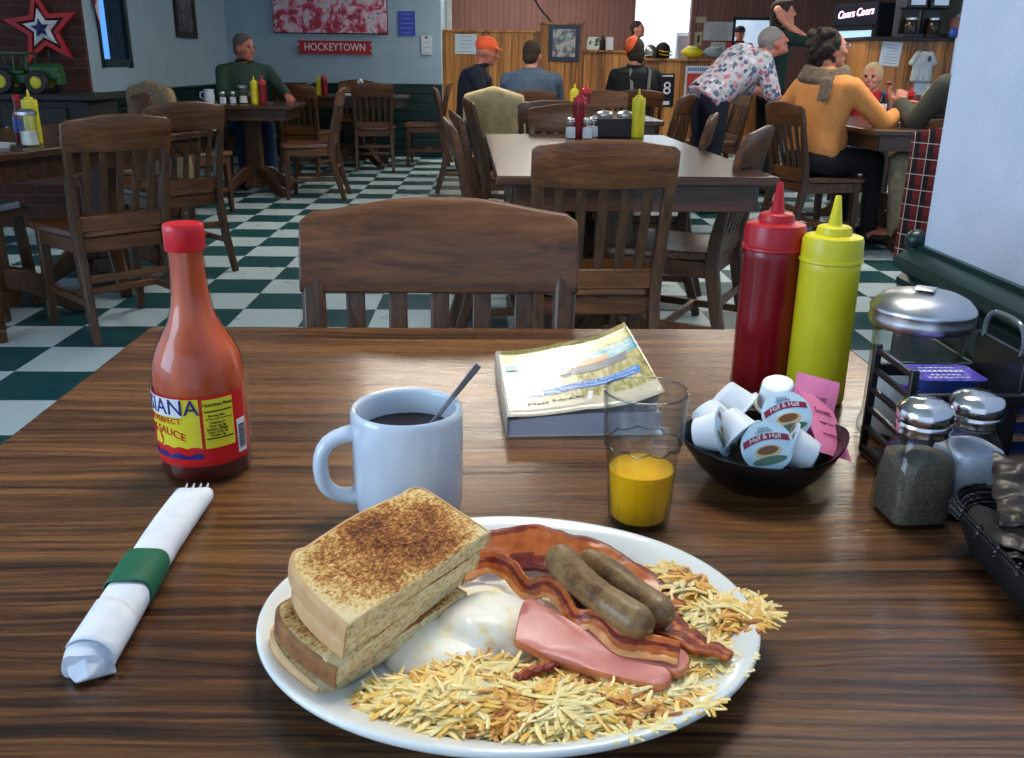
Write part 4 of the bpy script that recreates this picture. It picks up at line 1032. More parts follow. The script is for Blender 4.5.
bacon('dark bacon strip at the right, under the sausage ends', [(.082, .500, bz_+.0150, .022, -8), (.100, .478, bz_+.0170, .026, -10), (.112, .458, bz_+.0170, .026, -14), (.124, .443, bz_+.0170, .020, -14), (.138, .434, bz_+.0180, .008, -6)], [(.16, 1), (.55, 0), (.70, 1), (1.2, 0)], seed=5)
bacon('thin crisp bacon end poking out from under the ham', [(.038, .428, bz_+.0170, .007, 10), (.026, .420, bz_+.0190, .008, 16), (.016, .412, bz_+.0195, .006, 10)], [(.3, 1), (1.2, 0)], seed=9, n=6)
mt, nt, b = newmat('sausage_skin', rough=.3, spec=.5, coat=.25)
vec = coords(nt); n1 = noise_(nt, vec, 55, 4, .6); n2 = noise_(nt, vec, 420, 4, .7)
nt.links.new(ramp(nt, math_(nt, 'ADD', math_(nt, 'MULTIPLY', n1, .7), math_(nt, 'MULTIPLY', n2, .3)), [(.34, srgb(150, 128, 84)), (.50, srgb(128, 98, 58)), (.60, srgb(96, 62, 34)), (.70, srgb(58, 32, 20))]), b.inputs['Base Color'])
bump(nt, b, n2, .25, .001); M_saus = mt; b.inputs['Coat Weight'].default_value = .1; b.inputs['Roughness'].default_value = .38
def sausage(label, P0, r=.0097):
    t = thing('sausage_link', label, 'sausage', P0[0], group='sausage links')
    P_ = cr(P0, 8); n = len(P_); pts = []; rr = []
    a = V(P_[0]); e = V(P_[-1]); d0 = (a - V(P_[1])).normalized(); d1 = (e - V(P_[-2])).normalized()
    for i in range(6): q = PI/2*i/6; pts.append(a + d0*r*.95*math.cos(q)); rr.append(max(r*math.sin(q)**.8, .0009))
    for i, p in enumerate(P_): pts.append(V(p)); rr.append(r*(1 + .05*math.sin(i*.35) + .03*noise.noise(V((i*.6, r*900, 0)))))
    for i in range(1, 7): q = PI/2*i/6; pts.append(e + d1*r*.95*math.sin(q)); rr.append(max(r*math.cos(q)**.8, .0009))
    o = V(P0[0])
    MB().tube([tuple(p-o) for p in pts], rr, 24).build('link', M_saus, t, smooth=80)
    MB().tube([tuple(e + d1*r*.6 - o), tuple(e + d1*r*1.02 - o), tuple(e + d1*r*1.12 + V((0, 0, .001)) - o)], [.003, .002, .0006], 8).build('casing_end', M_saus, t)
    return t
sausage('sausage link in front, its blunt end towards us', [(.0470, .5125, bz_+.0330), (.0555, .4890, bz_+.0340), (.0680, .4650, bz_+.0345), (.0850, .4440, bz_+.0330)], .0103)
sausage('sausage link behind, partly hidden by the front one', [(.0660, .5140, bz_+.0290), (.0790, .4960, bz_+.0300), (.0910, .4770, bz_+.0290), (.1010, .4620, bz_+.0280)], .0098)

# ---------------------------------------------------------------- sugar dispenser
sg = thing('sugar_dispenser', 'glass sugar dispenser with a domed steel lid', 'sugar dispenser', (.408, .822, TZ))
def flute(a, z): return 1 + (.018*abs(math.sin(a*8)) if .018 < z < .105 else 0)
MB().lathe([(0, 0), (.040, 0), (.0435, .003), (.0440, .010), (.0425, .016), (.0405, .020), (.0400, .06), (.0405, .100), (.0420, .108), (.0420, .122), (.0390, .122), (.0385, .10), (.0375, .02), (.036, .008), (0, .007)], 64, fn=flute).build('jar', M_clear, sg, smooth=35)
M_sugar = vmat('white_sugar', srgb(226, 226, 222), srgb(212, 212, 208), 200, .9, bmp=.3, bscale=900)
MB().lathe([(0, .0085), (.034, .0085), (.0365, .013), (.0372, .05), (.0372, .062), (.02, .070), (0, .066)], 40).build('sugar', M_sugar, sg)
MB().lathe([(.0405, .112), (.0452, .113), (.0466, .116), (.0470, .121), (.0460, .1245), (.0470, .1275), (.0470, .130), (.0455, .1325), (.0445, .1335), (.040, .1385), (.031, .1430), (.018, .1458), (0, .1465)], 64).build('lid', M_chrome, sg, smooth=50)
mb = MB().grid(lambda u, v: ((u-.5)*.018, (v-.5)*.022 - .002, .1465 + .0022 - .010*((v-.5)*.022)**2*40 + .001*math.sin(PI*v)), 8, 8)
o = mb.build('pour_flap', M_chrome, sg, rot=(0, 0, R(-35))); s_ = o.modifiers.new('s', 'SOLIDIFY'); s_.thickness = .0012
MB().box((.003, -.0125, .1475), (.013, .0035, .0016)).build('pour_slot', M_black, sg, rot=(0, 0, R(-35)))

# ---------------------------------------------------------------- shakers
def shaker(label, x, y, fill, rz):
    t = thing('shaker', label, 'shaker', (x, y, TZ), R(rz), group='salt and pepper shakers')
    def ring(w, r, z): return [(px, py, z) for px, py in rrect(w, w, r, 4)]
    out = [ring(.004, .0019, .0), ring(.044, .008, 0), ring(.048, .009, .002), ring(.049, .0095, .006), ring(.0475, .0105, .040), ring(.0460, .0125, .055), ring(.0425, .0165, .064), ring(.0375, .0170, .070), ring(.036, .0172, .078), ring(.036, .0172, .084)]
    MB().loft(out).build('jar', M_clear, t, smooth=30)
    ins = [ring(.004, .0019, .004), ring(.043, .007, .0042), ring(.0448, .0085, .010), ring(.0445, .0095, .040), ring(.0425, .0115, .054), ring(.0420, .0120, .057), ring(.004, .0019, .0575)]
    MB().loft(ins).build('contents', fill, t, smooth=30)
    MB().lathe([(.0182, .077), (.0198, .078), (.0202, .0800), (.0196, .0822), (.0204, .0842), (.0204, .0868), (.0196, .0886), (.0206, .0906), (.0212, .0936), (.0206, .0985), (.0180, .1030), (.0120, .1062), (.0, .1075)], 40).build('lid', M_steel, t, smooth=50)
    mb = MB()
    for q in range(9):
        a = 2*PI*q/8; r = .0085 if q < 8 else 0
        mb.ball((r*math.cos(a), r*math.sin(a), .1070 - (.0008 if q < 8 else 0)), (.0009, .0009, .0005), 8, 4)
    mb.build('holes', M_black, t, smooth=0)
    t.scale = (1.02, 1.02, .94)
    return t
M_pep = vmat('ground_pepper', srgb(104, 96, 80), srgb(70, 62, 50), 700, .9, lo=.4, hi=.6)
M_salt = vmat('salt', srgb(222, 226, 236), srgb(206, 212, 226), 300, .9)
shaker('pepper shaker, square glass full of ground pepper, steel lid', .3390, .652, M_pep, 4)
shaker('salt shaker, square glass full of white salt, behind the pepper', .3890, .670, M_salt, 8)

# ---------------------------------------------------------------- jelly caddy and packs
cd = thing('jelly_caddy', 'black open rack stacked with jelly packs beside the shakers', 'caddy', (.428, .738, TZ))
M_cad = newmat('caddy_black', (.012, .012, .013, 1), .28)[0]
mb = MB().box((0, 0, .003), (.160, .084, .006)); mb.build('base', M_cad, cd, bevel=.002)
for sx_ in (-1, 1):
    mb = MB()
    for sy in (-1, 1): mb.bar([(sx_*.078, sy*.039, .003), (sx_*.078, sy*.037, .108)], .007, .005)
    for k in range(6): mb.box((sx_*.078, 0, .010 + .0185*k), (.005, .076, .005))
    mb.build('side_rack', M_cad, cd, bevel=.0012)
mb = MB().box((.012, 0, .062), (.003, .078, .118)); mb.build('divider', M_cad, cd, bevel=.0008)
hp = cr([(.012, -.030, .118), (.012, -.030, .132), (.012, -.018, .143), (.012, .018, .143), (.012, .030, .132), (.012, .030, .118)], 4)
MB().tube(hp, .0022, 8).build('handle', newmat('smoky_plastic', srgb(90, 96, 98), .2)[0], cd)
mb = MB(); mb.bar([(-.078, -.041, .083), (.078, -.041, .083)], .006, .012); mb.bar([(-.078, -.041, .018), (.078, -.041, .018)], .005, .02)
mb.bar([(-.078, .041, .083), (.078, .041, .083)], .005, .012); mb.build('rail', M_cad, cd, bevel=.0015)
M_tub = vmat('tub_blue', srgb(40, 70, 132), srgb(34, 60, 120), 20, .3)
M_lp = vmat('label_violet', srgb(110, 96, 196), srgb(70, 58, 150), 140, .25, lo=.42, hi=.58); M_lo = vmat('label_orange', srgb(232, 138, 78), srgb(226, 178, 140), 140, .25, lo=.42, hi=.6)
def jelly(label, mats, group):
    t = thing('jelly_pack', label, 'jelly pack', group=group)
    def ring(w, d, z): return [(px, py, z) for px, py in rrect(w, d, .006, 4)]
    MB().loft([ring(.044, .030, 0), ring(.052, .038, .0125), ring(.0585, .0445, .0128), ring(.0585, .0445, .0137)]).build('tub', M_tub, t, smooth=35)
    MB().loft([ring(.058, .044, .0138), ring(.058, .044, .0143)]).build('foil_label', mats, t, smooth=35)
    mb = MB()
    for k, (w, y) in enumerate(((.034, .012), (.044, .003), (.030, -.007), (.040, -.014))):
        for q in range(int(w/.0046)): mb.box((-w/2 + .0046*q + .002, y, .0145), (.0032, .0042 if k == 1 else .002, .0003))
    mb.build('label_print', M_lwhite, t, smooth=0)
    return t
jp = jelly('blue jelly pack with violet label on top of its stack', M_lp, 'jelly packs in the caddy'); jp.location = (.3935, .738, TZ+.0795)
jo = jelly('jelly pack with orange label on top of the other stack', M_lo, 'jelly packs in the caddy'); jo.location = (.4745, .738, TZ+.0795)
WD_ = ('lowest', 'second', 'third', 'fourth')
for k in range(4):
    dup(jp, (.3935, .738, TZ+.0065+.0182*k), label='blue jelly pack under the violet label, %s from the bottom' % WD_[k], group='jelly packs in the caddy')
    dup(jo, (.4745, .738, TZ+.0065+.0182*k), label='jelly pack under the orange label, %s from the bottom' % WD_[k], group='jelly packs in the caddy')

# ---------------------------------------------------------------- woven basket with brown packets
mt, nt, b = newmat('black_weave', rough=.4)
vec = coords(nt); w1 = nn(nt, 'TexWave', dict(bands_direction='Y'), Scale=100.0); w2 = nn(nt, 'TexWave', dict(bands_direction='Z'), Scale=100.0)
nt.links.new(vec, w1.inputs['Vector']); nt.links.new(vec, w2.inputs['Vector'])
h = math_(nt, 'MULTIPLY', w1.outputs[1], w2.outputs[1])
nt.links.new(ramp(nt, h, [(.3, (.006, .006, .008, 1)), (.8, (.03, .034, .042, 1))]), b.inputs['Base Color']); bump(nt, b, h, .9, .003); M_weave = mt
bs = thing('bread_basket', 'black woven basket holding brown paper packets at the table edge', 'basket', (.432, .532, TZ), R(-2))
def ring(w, d, r, z): return [(px, py, z) for px, py in rrect(w, d, r, 6)]
MB().loft([ring(.02, .03, .008, .001), ring(.150, .150, .03, .001), ring(.156, .156, .032, .004), ring(.176, .178, .036, .030), ring(.184, .186, .038, .036), ring(.182, .184, .038, .040), ring(.174, .176, .036, .038), ring(.166, .168, .034, .030), ring(.148, .148, .03, .007), ring(.02, .03, .008, .006)]).build('basket', M_weave, bs, smooth=50)
pts = [(x, y, .038) for x, y in rrect(.180, .182, .038, 6)]
mb = MB()
for k in range(len(pts)*4):
    i = k//4; f_ = (k % 4)/4; a = V(pts[i]); c_ = V(pts[(i+1) % len(pts)]); p = a.lerp(c_, f_)
    d = (c_-a).normalized(); nrm = V((d.y, -d.x, 0))
    mb.bar([tuple(p - nrm*.004 + V((0, 0, -.004))), tuple(p + d*.003 + V((0, 0, .0045))), tuple(p + nrm*.004 + d*.006 + V((0, 0, -.004)))], .0022, .0015)
mb.build('rim_lashing', M_weave, bs, smooth=0)
M_kraft = vmat('dark_brown_paper', srgb(50, 38, 28), srgb(32, 24, 18), 60, .4, bmp=.3, bscale=90, bd=.004)
M_blkcloth = vmat('black_liner', (.01, .01, .012, 1), (.018, .018, .022, 1), 80, .8, bmp=.3)
mb = MB()
mb.grid(lambda u, v: ((u-.5)*.158, (v-.5)*.158, .024 + .012*noise.noise(V((u*5, v*5, 4))) + .012*math.sin(PI*u)*math.sin(PI*v)), 30, 30)
mb.build('liner', M_blkcloth, bs, flip=False)
def kraft(label, loc, rot, sd):
    t = thing('paper_packet', label, 'paper packet', loc, group='brown packets in the basket', rot=rot)
    mb = MB()
    for s in (1, -1):
        mb.grid(lambda u, v: (-.055+.11*u + .004*noise.noise(V((v*4, sd, 0))), -.038+.076*v + .003*noise.noise(V((u*5, sd, 7))), s*(.005*math.sin(PI*u)**.6*math.sin(PI*v)**.6) + .010*noise.noise(V((u*3.2, v*3.2, sd))) + .0035*noise.noise(V((u*11, v*11, sd)))), 36, 26)
    mb.build('wrapper', M_kraft, t, flip=False, smooth=50)
    mb = MB(); mb.grid(lambda u, v: (-.055+.11*u + .004*noise.noise(V((v*.4, sd, 0))), -.046+.012*v, .004*math.sin(u*60)*.3 + .010*noise.noise(V((u*3.2, v*.5, sd)))), 40, 3); o = mb.build('crimped_edge', M_kraft, t, flip=False)
    s_ = o.modifiers.new('s', 'SOLIDIFY'); s_.thickness = .001
    return t
kraft('crumpled brown paper packet on top, reaching towards the salt', (.424, .582, TZ+.058), (R(20), R(-6), R(-24)), 3)
kraft('brown paper packet below the top one, its crimped edge towards us', (.414, .552, TZ+.046), (R(14), R(-4), R(-30)), 8)
kraft('brown paper packet lying lowest in the basket, nearest us', (.415, .508, TZ+.046), (R(4), R(3), R(-38)), 13)
# ---------------------------------------------------------------- people
M_skin = vmat('skin_fair', srgb(214, 150, 124), srgb(200, 130, 106), 30, .5, sss=.15, sssr=(.01,))
M_skinr = vmat('skin_ruddy', srgb(200, 128, 106), srgb(182, 106, 90), 30, .5, sss=.15, sssr=(.01,))
M_eye = newmat('eye_dark', srgb(40, 30, 28), .3)[0]; M_lip = newmat('lips', srgb(168, 84, 78), .5)[0]
M_shoe = vmat('dark_leather', srgb(30, 26, 24), None, 40, .5)
def lerp(a, b, t): return V(a).lerp(V(b), t)
def hand(mb, w, d, n, side=1, curl=.5, s=1.0):
    """w wrist, d pointing direction, n palm normal; side +1: thumb on the d x n side"""
    w = V(w); d = V(d).normalized(); n = V(n); n = (n - d*n.dot(d)).normalized(); a = d.cross(n)*side
    mb.cap(w - d*.01*s, w + d*.030*s, .020*s, .026*s)
    for k in range(4): mb.cap(w + d*.02*s + a*(.024-.016*k)*s, w + d*(.078 - .004*abs(k-1))*s + a*(.027-.018*k)*s, .0125*s, .0105*s, 10)
    for k, ln in enumerate((.066, .074, .070, .054)):
        p = w + d*(.080 - .004*abs(k-1))*s + a*(.027-.018*k)*s; q = d.copy(); c = curl*(1 + .12*k)
        for j, f in enumerate((.45, .32, .26)):
            q = (M.Rotation(c*(.7 if j == 0 else 1.0), 3, d.cross(n)) @ q) if False else (q*math.cos(c*.8) + n*math.sin(c*.8)).normalized()
            e = p + q*ln*f*s; mb.cap(p, e, (.0092-.0008*j)*s, (.0086-.0009*j)*s, 8); p = e
            n2 = n
    p = w + d*.022*s + a*.024*s; q = (d*.62 + a*.62 + n*.45).normalized()
    for j, ln in enumerate((.036, .030, .024)):
        e = p + q*ln*s; mb.cap(p, e, (.0125-.0014*j)*s, (.0112-.0014*j)*s, 8); p = e; q = (q + d*.22 + n*.10 - a*.22).normalized()
def torso(mb, pel, chest, neck, fwd, ws, grow=0, deep=.72):
    P_ = [lerp(pel, chest, t) for t in (-.15, .1, .4, .7)] + [chest] + [lerp(chest, neck, t) for t in (.35, .68, .9, 1.05)]
    mb.tube(P_, [w + grow for w in ws], 24, up=fwd, ell=(1, deep))
def person(name, label, loc, heading, J, top, bottom, hair=None, skin=None, sleeves=1.0, headyaw=0, headpitch=0, tilt=0, hs=1.0, wide=1.0, hands=False, shoes=None, hairfn=None, vox=.011, arms_r=.052, belly=0, collar=True, long_top=.0, head_s=1.0):
    t = thing(name, label, 'person', loc, -R(heading))
    skin = skin or M_skin
    pel, chest, neck, hd = V(J['pel']), V(J['chest']), V(J['neck']), V(J['head'])
    fwd = V(J.get('fwd', (0, 1, 0)))
    ax = (neck - pel).normalized()
    HM = M.Translation(hd) @ M.Rotation(-R(headyaw), 4, 'Z') @ M.Rotation(R(tilt), 4, 'Y') @ M.Rotation(-R(headpitch), 4, 'X') @ M.Diagonal((head_s, head_s, head_s, 1))
    def h(x, y, z): return HM @ V((x, y, z))
    ws = [w*wide for w in (.150, .160, .150, .160, .172, .172, .150, .085, .058)]
    mb = MB()
    # head: skull, jaw, brow, nose, lips, chin, ears, neck
    HR = HM.to_3x3().to_4x4()
    mb.ball(h(0, 0, .012), (.073*hs, .092*hs, .100*hs), 24, 16, rot=HR)
    mb.ball(h(0, .026, -.052), (.055, .064, .056), 20, 12, rot=HR); mb.ball(h(0, .074, -.092), (.026, .022, .020), 12, 8, rot=HR)
    mb.cap(h(-.038, .079, .030), h(.038, .079, .030), .011, .011, 10)
    for s in (-1, 1):
        mb.ball(h(s*.037, .068, -.018), (.024, .022, .022), 12, 8, rot=HR); mb.ball(h(s*.031, .076, .012), (.013, .011, .010), 10, 8, rot=HR)
        mb.ball(h(s*.074, -.004, -.008), (.010, .021, .032), 12, 8, rot=HR)
    mb.cap(h(0, .090, .014), h(0, .107, -.024), .0095, .0135, 10); mb.ball(h(0, .102, -.026), (.017, .012, .010), 10, 8, rot=HR)
    mb.cap(h(-.018, .087, -.060), h(.018, .087, -.060), .0095, .0095, 10)
    mb.cap(neck - ax*.05, h(0, -.014, -.055), .056, .052)
    torso(mb, pel, chest, neck, fwd, ws, -.014)
    for k, s in (('l', -1), ('r', 1)):
        sh, el, wr = V(J['sh'+k]), V(J['el'+k]), V(J['wr'+k])
        mb.cap(sh, el, .046, .040); mb.cap(el, wr, .040, .027)
        d = V(J.get('hd'+k, tuple(wr-el))); n = V(J.get('hn'+k, (0, 0, -1)))
        hand(mb, wr, d, n, J.get('hs'+k, 1 if k == 'l' else -1), J.get('curl'+k, .45), J.get('hscale', 1.0))
        hp, kn, an, to = V(J['hip'+k]), V(J['kn'+k]), V(J['an'+k]), V(J['to'+k])
        mb.cap(hp, kn, .078, .054); mb.cap(kn, an, .053, .038); mb.cap(an, to, .040, .030)
    eyes = [h(s*.031, .088, .012) for s in (-1, 1)]; lips = [h(x, .096, -.060) for x in (-.012, 0, .012)]; brows = [h(s*x, .091, .031) for s in (-1, 1) for x in (.022, .034, .044)]
    def mf(c):
        if min((c-e).length for e in eyes) < .0115: return 1
        if min((c-e).length for e in lips) < .010: return 2
        if hair is not None and min((c-e).length for e in brows) < .007: return 3
        return 0
    blob(mb, 'body', [skin, M_eye, M_lip, hair or M_eye], t, vox, 3, matfn=mf)
    # top
    mb = MB(); torso(mb, pel - ax*long_top, chest, neck, fwd, ws, .006 + .0)
    if belly: mb.ball(tuple(lerp(pel, chest, .35) + fwd*.05), (.15*wide, .12+belly, .15), 20, 14)
    for k in 'lr': mb.cap(neck - ax*.045, V(J['sh'+k]) - ax*.012, .066*wide, .060*min(wide, 1.1))
    for k in 'lr':
        sh, el, wr = V(J['sh'+k]), V(J['el'+k]), V(J['wr'+k])
        mb.cap(sh, el, arms_r+.010, arms_r)
        if sleeves > .5: mb.cap(el, el.lerp(wr, sleeves if sleeves < 1 else .93), arms_r, arms_r-.010)
    blob(mb, 'top', top, t, .012, 5)
    if collar:
        c = MB(); q = [neck + ax*.012 + V((.067*math.cos(2*PI*i/16), .060*math.sin(2*PI*i/16), .010*math.sin(2*PI*i/16)))for i in range(16)]
        c.tube(q, .016, 8, closed=True); c.build('collar', top if not isinstance(collar, bpy.types.Material) else collar, t)
    # trousers
    mb = MB(); torso_pts = [lerp(pel, chest, q) for q in (-.22, -.05, .12)]
    mb.tube(torso_pts, [.150*wide, .168*wide*(.88 if 'fwd' in J else 1), .158*wide*(.85 if 'fwd' in J else 1)], 20, up=fwd, ell=(1, .78))
    for k in 'lr':
        hp, kn, an = V(J['hip'+k]), V(J['kn'+k]), V(J['an'+k])
        mb.cap(hp, kn, .092*wide, .068); mb.cap(kn, an + (an-kn)*.04, .066, .054)
    blob(mb, 'trousers', bottom, t, .014, 5)
    for k in 'lr':
        an, to = V(J['an'+k]), V(J['to'+k]); d = (to-an); d.z = 0; d.normalize()
        mb = MB(); base = V((an.x, an.y, an.z - .045))
        mb.cap(base - d*.03, base + d*.12, .046, .042); mb.cap(an, base + d*.02, .046, .05)
        o = blob(mb, 'shoe', shoes or M_shoe, t, .010, 3)
    if hairfn:
        mb = MB(); hairfn(mb, h, HR); blob(mb, 'hair', hair, t, .008, 2)
    t['_h'] = 0; del t['_h']
    return t, h, HR
def short_hair(mb, h, HR):
    mb.ball(h(0, -.014, .034), (.079, .094, .090), 24, 14, rot=HR); mb.ball(h(0, -.050, -.02), (.068, .050, .065), 18, 10, rot=HR)
def seat(dx=0, **k):
    J = dict(pel=(0, -.02, .54), chest=(0, .03, .90), neck=(0, .05, 1.075), head=(0, .085, 1.20), shl=(-.175, .04, 1.005), shr=(.175, .04, 1.005),
             ell=(-.23, .14, .78), elr=(.23, .14, .78), wrl=(-.12, .36, .80), wrr=(.12, .36, .80), hipl=(-.09, 0, .53), hipr=(.09, 0, .53),
             knl=(-.11, .42, .53), knr=(.11, .42, .53), anl=(-.12, .44, .085), anr=(.12, .44, .085), tol=(-.13, .60, .05), tor=(.13, .60, .05))
    J.update(k); return J
def stand(**k):
    J = dict(pel=(0, 0, .93), chest=(0, .0, 1.27), neck=(0, .0, 1.45), head=(0, .03, 1.58), shl=(-.17, 0, 1.39), shr=(.17, 0, 1.39),
             ell=(-.22, .0, 1.11), elr=(.22, 0, 1.11), wrl=(-.20, .16, .92), wrr=(.20, .16, .92), hipl=(-.09, 0, .90), hipr=(.09, 0, .90),
             knl=(-.10, .02, .49), knr=(.10, .02, .49), anl=(-.10, -.01, .085), anr=(.10, -.01, .085), tol=(-.11, .15, .05), tor=(.11, .15, .05))
    J.update(k); return J
# 1 man in the green jacket
M_gj = vmat('green_jacket', srgb(54, 78, 66), srgb(40, 62, 52), 40, .85, bmp=.2)
M_ghair = vmat('grey_hair', srgb(104, 100, 98), srgb(72, 70, 70), 160, .8, bmp=.4)
person('person', 'man in a green jacket sitting alone below the pale wall, looking to the side', (-2.24, 8.86, 0), 158,
       seat(shl=(-.20, .05, 1.0), shr=(.20, .05, 1.0), wrl=(-.30, .42, .80), ell=(-.30, .20, .84), wrr=(.02, .38, .80)), M_gj, M_denim, M_ghair, M_skinr, headyaw=-42, headpitch=8, hairfn=short_hair, wide=1.12, vox=.009, collar=vmat('dark_collar', srgb(30, 40, 38), None, 20, .8))
# 2 man with the orange cap
M_orcap = vmat('orange_cap', srgb(255, 106, 62), srgb(246, 94, 50), 60, .7)
M_bhair = vmat('brown_hair', srgb(66, 48, 38), srgb(42, 30, 24), 160, .8, bmp=.4)
p2, h, HR = person('person', 'man in a navy jacket and bright orange cap, seated in profile', (-.16, 8.33, 0), 92, seat(head=(0, .135, 1.185), neck=(0, .08, 1.06)), M_navy, M_navy, M_ghair, M_skinr, headpitch=10, hairfn=None, wide=1.16)
mb = MB(); mb.ball(h(0, -.006, .052), (.084, .100, .076), 24, 14, rot=HR); mb.ball(h(0, -.006, .128), (.012, .012, .006), 10, 6, rot=HR)
for q in range(7): mb.cap(h(-.055+.018*q, .075, .044), h(-.050+.0165*q, .150-.004*(q-3)**2, .036), .007, .006, 8)
blob(mb, 'cap', M_orcap, p2, .007, 3)
# 3 man in grey blue, back to us
M_gblue = vmat('grey_blue_shirt', srgb(88, 106, 126), srgb(74, 92, 112), 40, .9, bmp=.2)
person('person', 'man in a grey-blue shirt seated with his back to us', (.35, 7.98, 0), 4, seat(neck=(0, .06, 1.04), head=(0, .10, 1.155), shl=(-.20, .05, .965), shr=(.20, .05, .965)), M_gblue, M_navy, M_bhair, headyaw=15, headpitch=12, hairfn=short_hair, wide=1.22, vox=.012)
# 4 dark jacket with straps and orange headwear
M_bj = vmat('black_jacket', srgb(26, 34, 34), srgb(18, 24, 25), 50, .85, bmp=.2)
p4, h, HR = person('person', 'person in a dark jacket with grey shoulder straps and orange headwear', (1.30, 8.50, 0), 2, seat(pel=(0, 0, .54)), M_bj, M_navy, M_bhair, headyaw=20, hairfn=lambda mb, h, HR: (short_hair(mb, h, HR), mb.ball(h(.045, -.03, -.02), (.045, .06, .08), 14, 8, rot=HR)), wide=1.16, vox=.012)
mb = MB(); mb.ball(h(-.022, -.014, .052), (.078, .100, .082), 20, 12, rot=HR); mb.cap(h(-.07, .0, .02), h(-.09, -.02, -.02), .016, .012)
blob(mb, 'orange_headband', M_orcap, p4, .008, 3)
M_strap = vmat('grey_strap', srgb(128, 132, 126), None, 30, .8)
for s in (-1, 1):
    MB().bar([(s*.07+.03, .06, 1.085), (s*.085+.03, -.07, 1.05), (s*.075+.03, -.120, .92), (s*.06+.03, -.125, .75)], .028, .006, up=(0, 1, .4)).build('strap', M_strap, p4, bevel=.002)
# 5 floral blouse
mt, nt, b = newmat('floral_cloth', rough=.85)
vec = coords(nt); vo = nn(nt, 'TexVoronoi', Scale=32.0); nt.links.new(vec, vo.inputs['Vector'])
sxc = nn(nt, 'SeparateColor'); nt.links.new(vo.outputs['Color'], sxc.inputs[0])
hue = ramp(nt, sxc.outputs[0], [(.0, srgb(66, 84, 116)), (.28, srgb(92, 106, 138)), (.30, srgb(178, 92, 114)), (.52, srgb(200, 136, 154)), (.54, srgb(110, 140, 140)), (.75, srgb(190, 190, 200)), (1, srgb(214, 214, 220))])
nz = noise_(nt, vec, 60, 3)
nt.links.new(mix(nt, math_(nt, 'LESS_THAN', math_(nt, 'ADD', vo.outputs['Distance'], math_(nt, 'MULTIPLY', nz, .45)), .80), srgb(186, 182, 196), hue), b.inputs['Base Color']); M_floral = mt
M_silver = vmat('silver_hair', srgb(150, 146, 144), srgb(104, 102, 102), 120, .8, bmp=.4)
person('person', 'grey-haired woman in a floral blouse, bending forward beside the table', (1.68, 7.25, 0), 74,
       stand(pel=(0, .0, .88), chest=(0, .23, 1.07), neck=(0, .38, 1.185), head=(0, .515, 1.265), fwd=(0, .55, -.83), shl=(-.18, .33, 1.13), shr=(.18, .33, 1.13), ell=(-.22, .47, .93), elr=(.23, .40, .90), wrl=(-.14, .66, .86), wrr=(.20, .58, .80), hipl=(-.09, 0, .86), hipr=(.09, 0, .86)),
       M_floral, M_navy, M_silver, M_skinr, headpitch=-22, headyaw=12, hairfn=lambda mb, h, HR: (mb.ball(h(0, -.016, .036), (.084, .098, .090), 24, 14, rot=HR), mb.ball(h(0, -.055, -.012), (.070, .050, .062), 16, 10, rot=HR)), wide=1.30, sleeves=.45, arms_r=.066, long_top=.03, vox=.009, collar=False)
# 6 orange cardigan
M_or = vmat('orange_knit', srgb(232, 158, 92), srgb(220, 142, 76), 90, .9, bmp=.35, bscale=260)
M_blkt = vmat('black_trousers', srgb(24, 24, 30), None, 40, .9)
M_dhair = vmat('dark_curly_hair', srgb(62, 48, 42), srgb(38, 30, 28), 70, .85, bmp=.8, bscale=120, bd=.01)
def curly(mb, h, HR):
    rn = random.Random(3)
    mb.ball(h(0, -.030, .030), (.096, .100, .104), 22, 14, rot=HR)
    for q in range(46):
        a = rn.uniform(0, 2*PI); z = rn.uniform(-.09, .12); rr = math.sqrt(max(.1, 1-((z-.03)/.12)**2))
        x, y = .098*rr*math.cos(a), -.035+.104*rr*math.sin(a)
        if y < .03: mb.ball(h(x, y, z), rn.uniform(.016, .027), 10, 6)
p6, h, HR = person('person', 'woman in an orange cardigan with a grey scarf, back turned to us', (2.055, 5.85, 0), 62,
       seat(shl=(-.185, .02, .975), shr=(.180, .05, .975), ell=(-.36, .03, .80), wrl=(-.34, .24, .79), elr=(.29, .24, .77), wrr=(.17, .52, .825), hdr=(-.25, .9, .1), hnr=(0, .1, -1), pel=(0, -.04, .54), neck=(-.03, .04, 1.075), head=(-.04, .065, 1.195)),
       M_or, M_blkt, M_dhair, headyaw=24, headpitch=-4, hairfn=curly, wide=1.13, belly=.03, vox=.0075, sleeves=.86, arms_r=.058, long_top=-.04, collar=False)
M_scarf = vmat('grey_scarf', srgb(132, 116, 98), srgb(98, 84, 70), 40, .9, bmp=.5, bscale=100, bd=.01)
mb = MB()
for r_, z_, w_ in ((.105, 1.045, .032), (.115, 1.020, .034), (.10, 1.07, .028)):
    for i in range(20): 
        a = 2*PI*i/20; b_ = 2*PI*(i+1)/20
        mb.cap((-.02+r_*1.25*math.cos(a), .03+r_*math.sin(a), z_+.012*math.sin(a*2)), (-.02+r_*1.25*math.cos(b_), .03+r_*math.sin(b_), z_+.012*math.sin(b_*2)), w_, w_, 10)
for q in range(5): mb.cap((.08+.014*q, -.085, 1.02), (.085+.018*q, -.125, .90+.012*(q % 2)), .016, .011, 8)
blob(mb, 'scarf', M_scarf, p6, .010, 3)
mb = MB()
for s in (-1, 1): mb.tube([h(s*.034+.020*math.cos(2*PI*i/14), .106, .012+.017*math.sin(2*PI*i/14)) for i in range(14)], .0018, 6, closed=True); mb.bar([h(s*.054, .104, .016), h(s*.078, .0, .012)], .003, .003)
mb.bar([h(-.014, .108, .014), h(.014, .108, .014)], .003, .003); mb.build('glasses', M_chrome, p6)
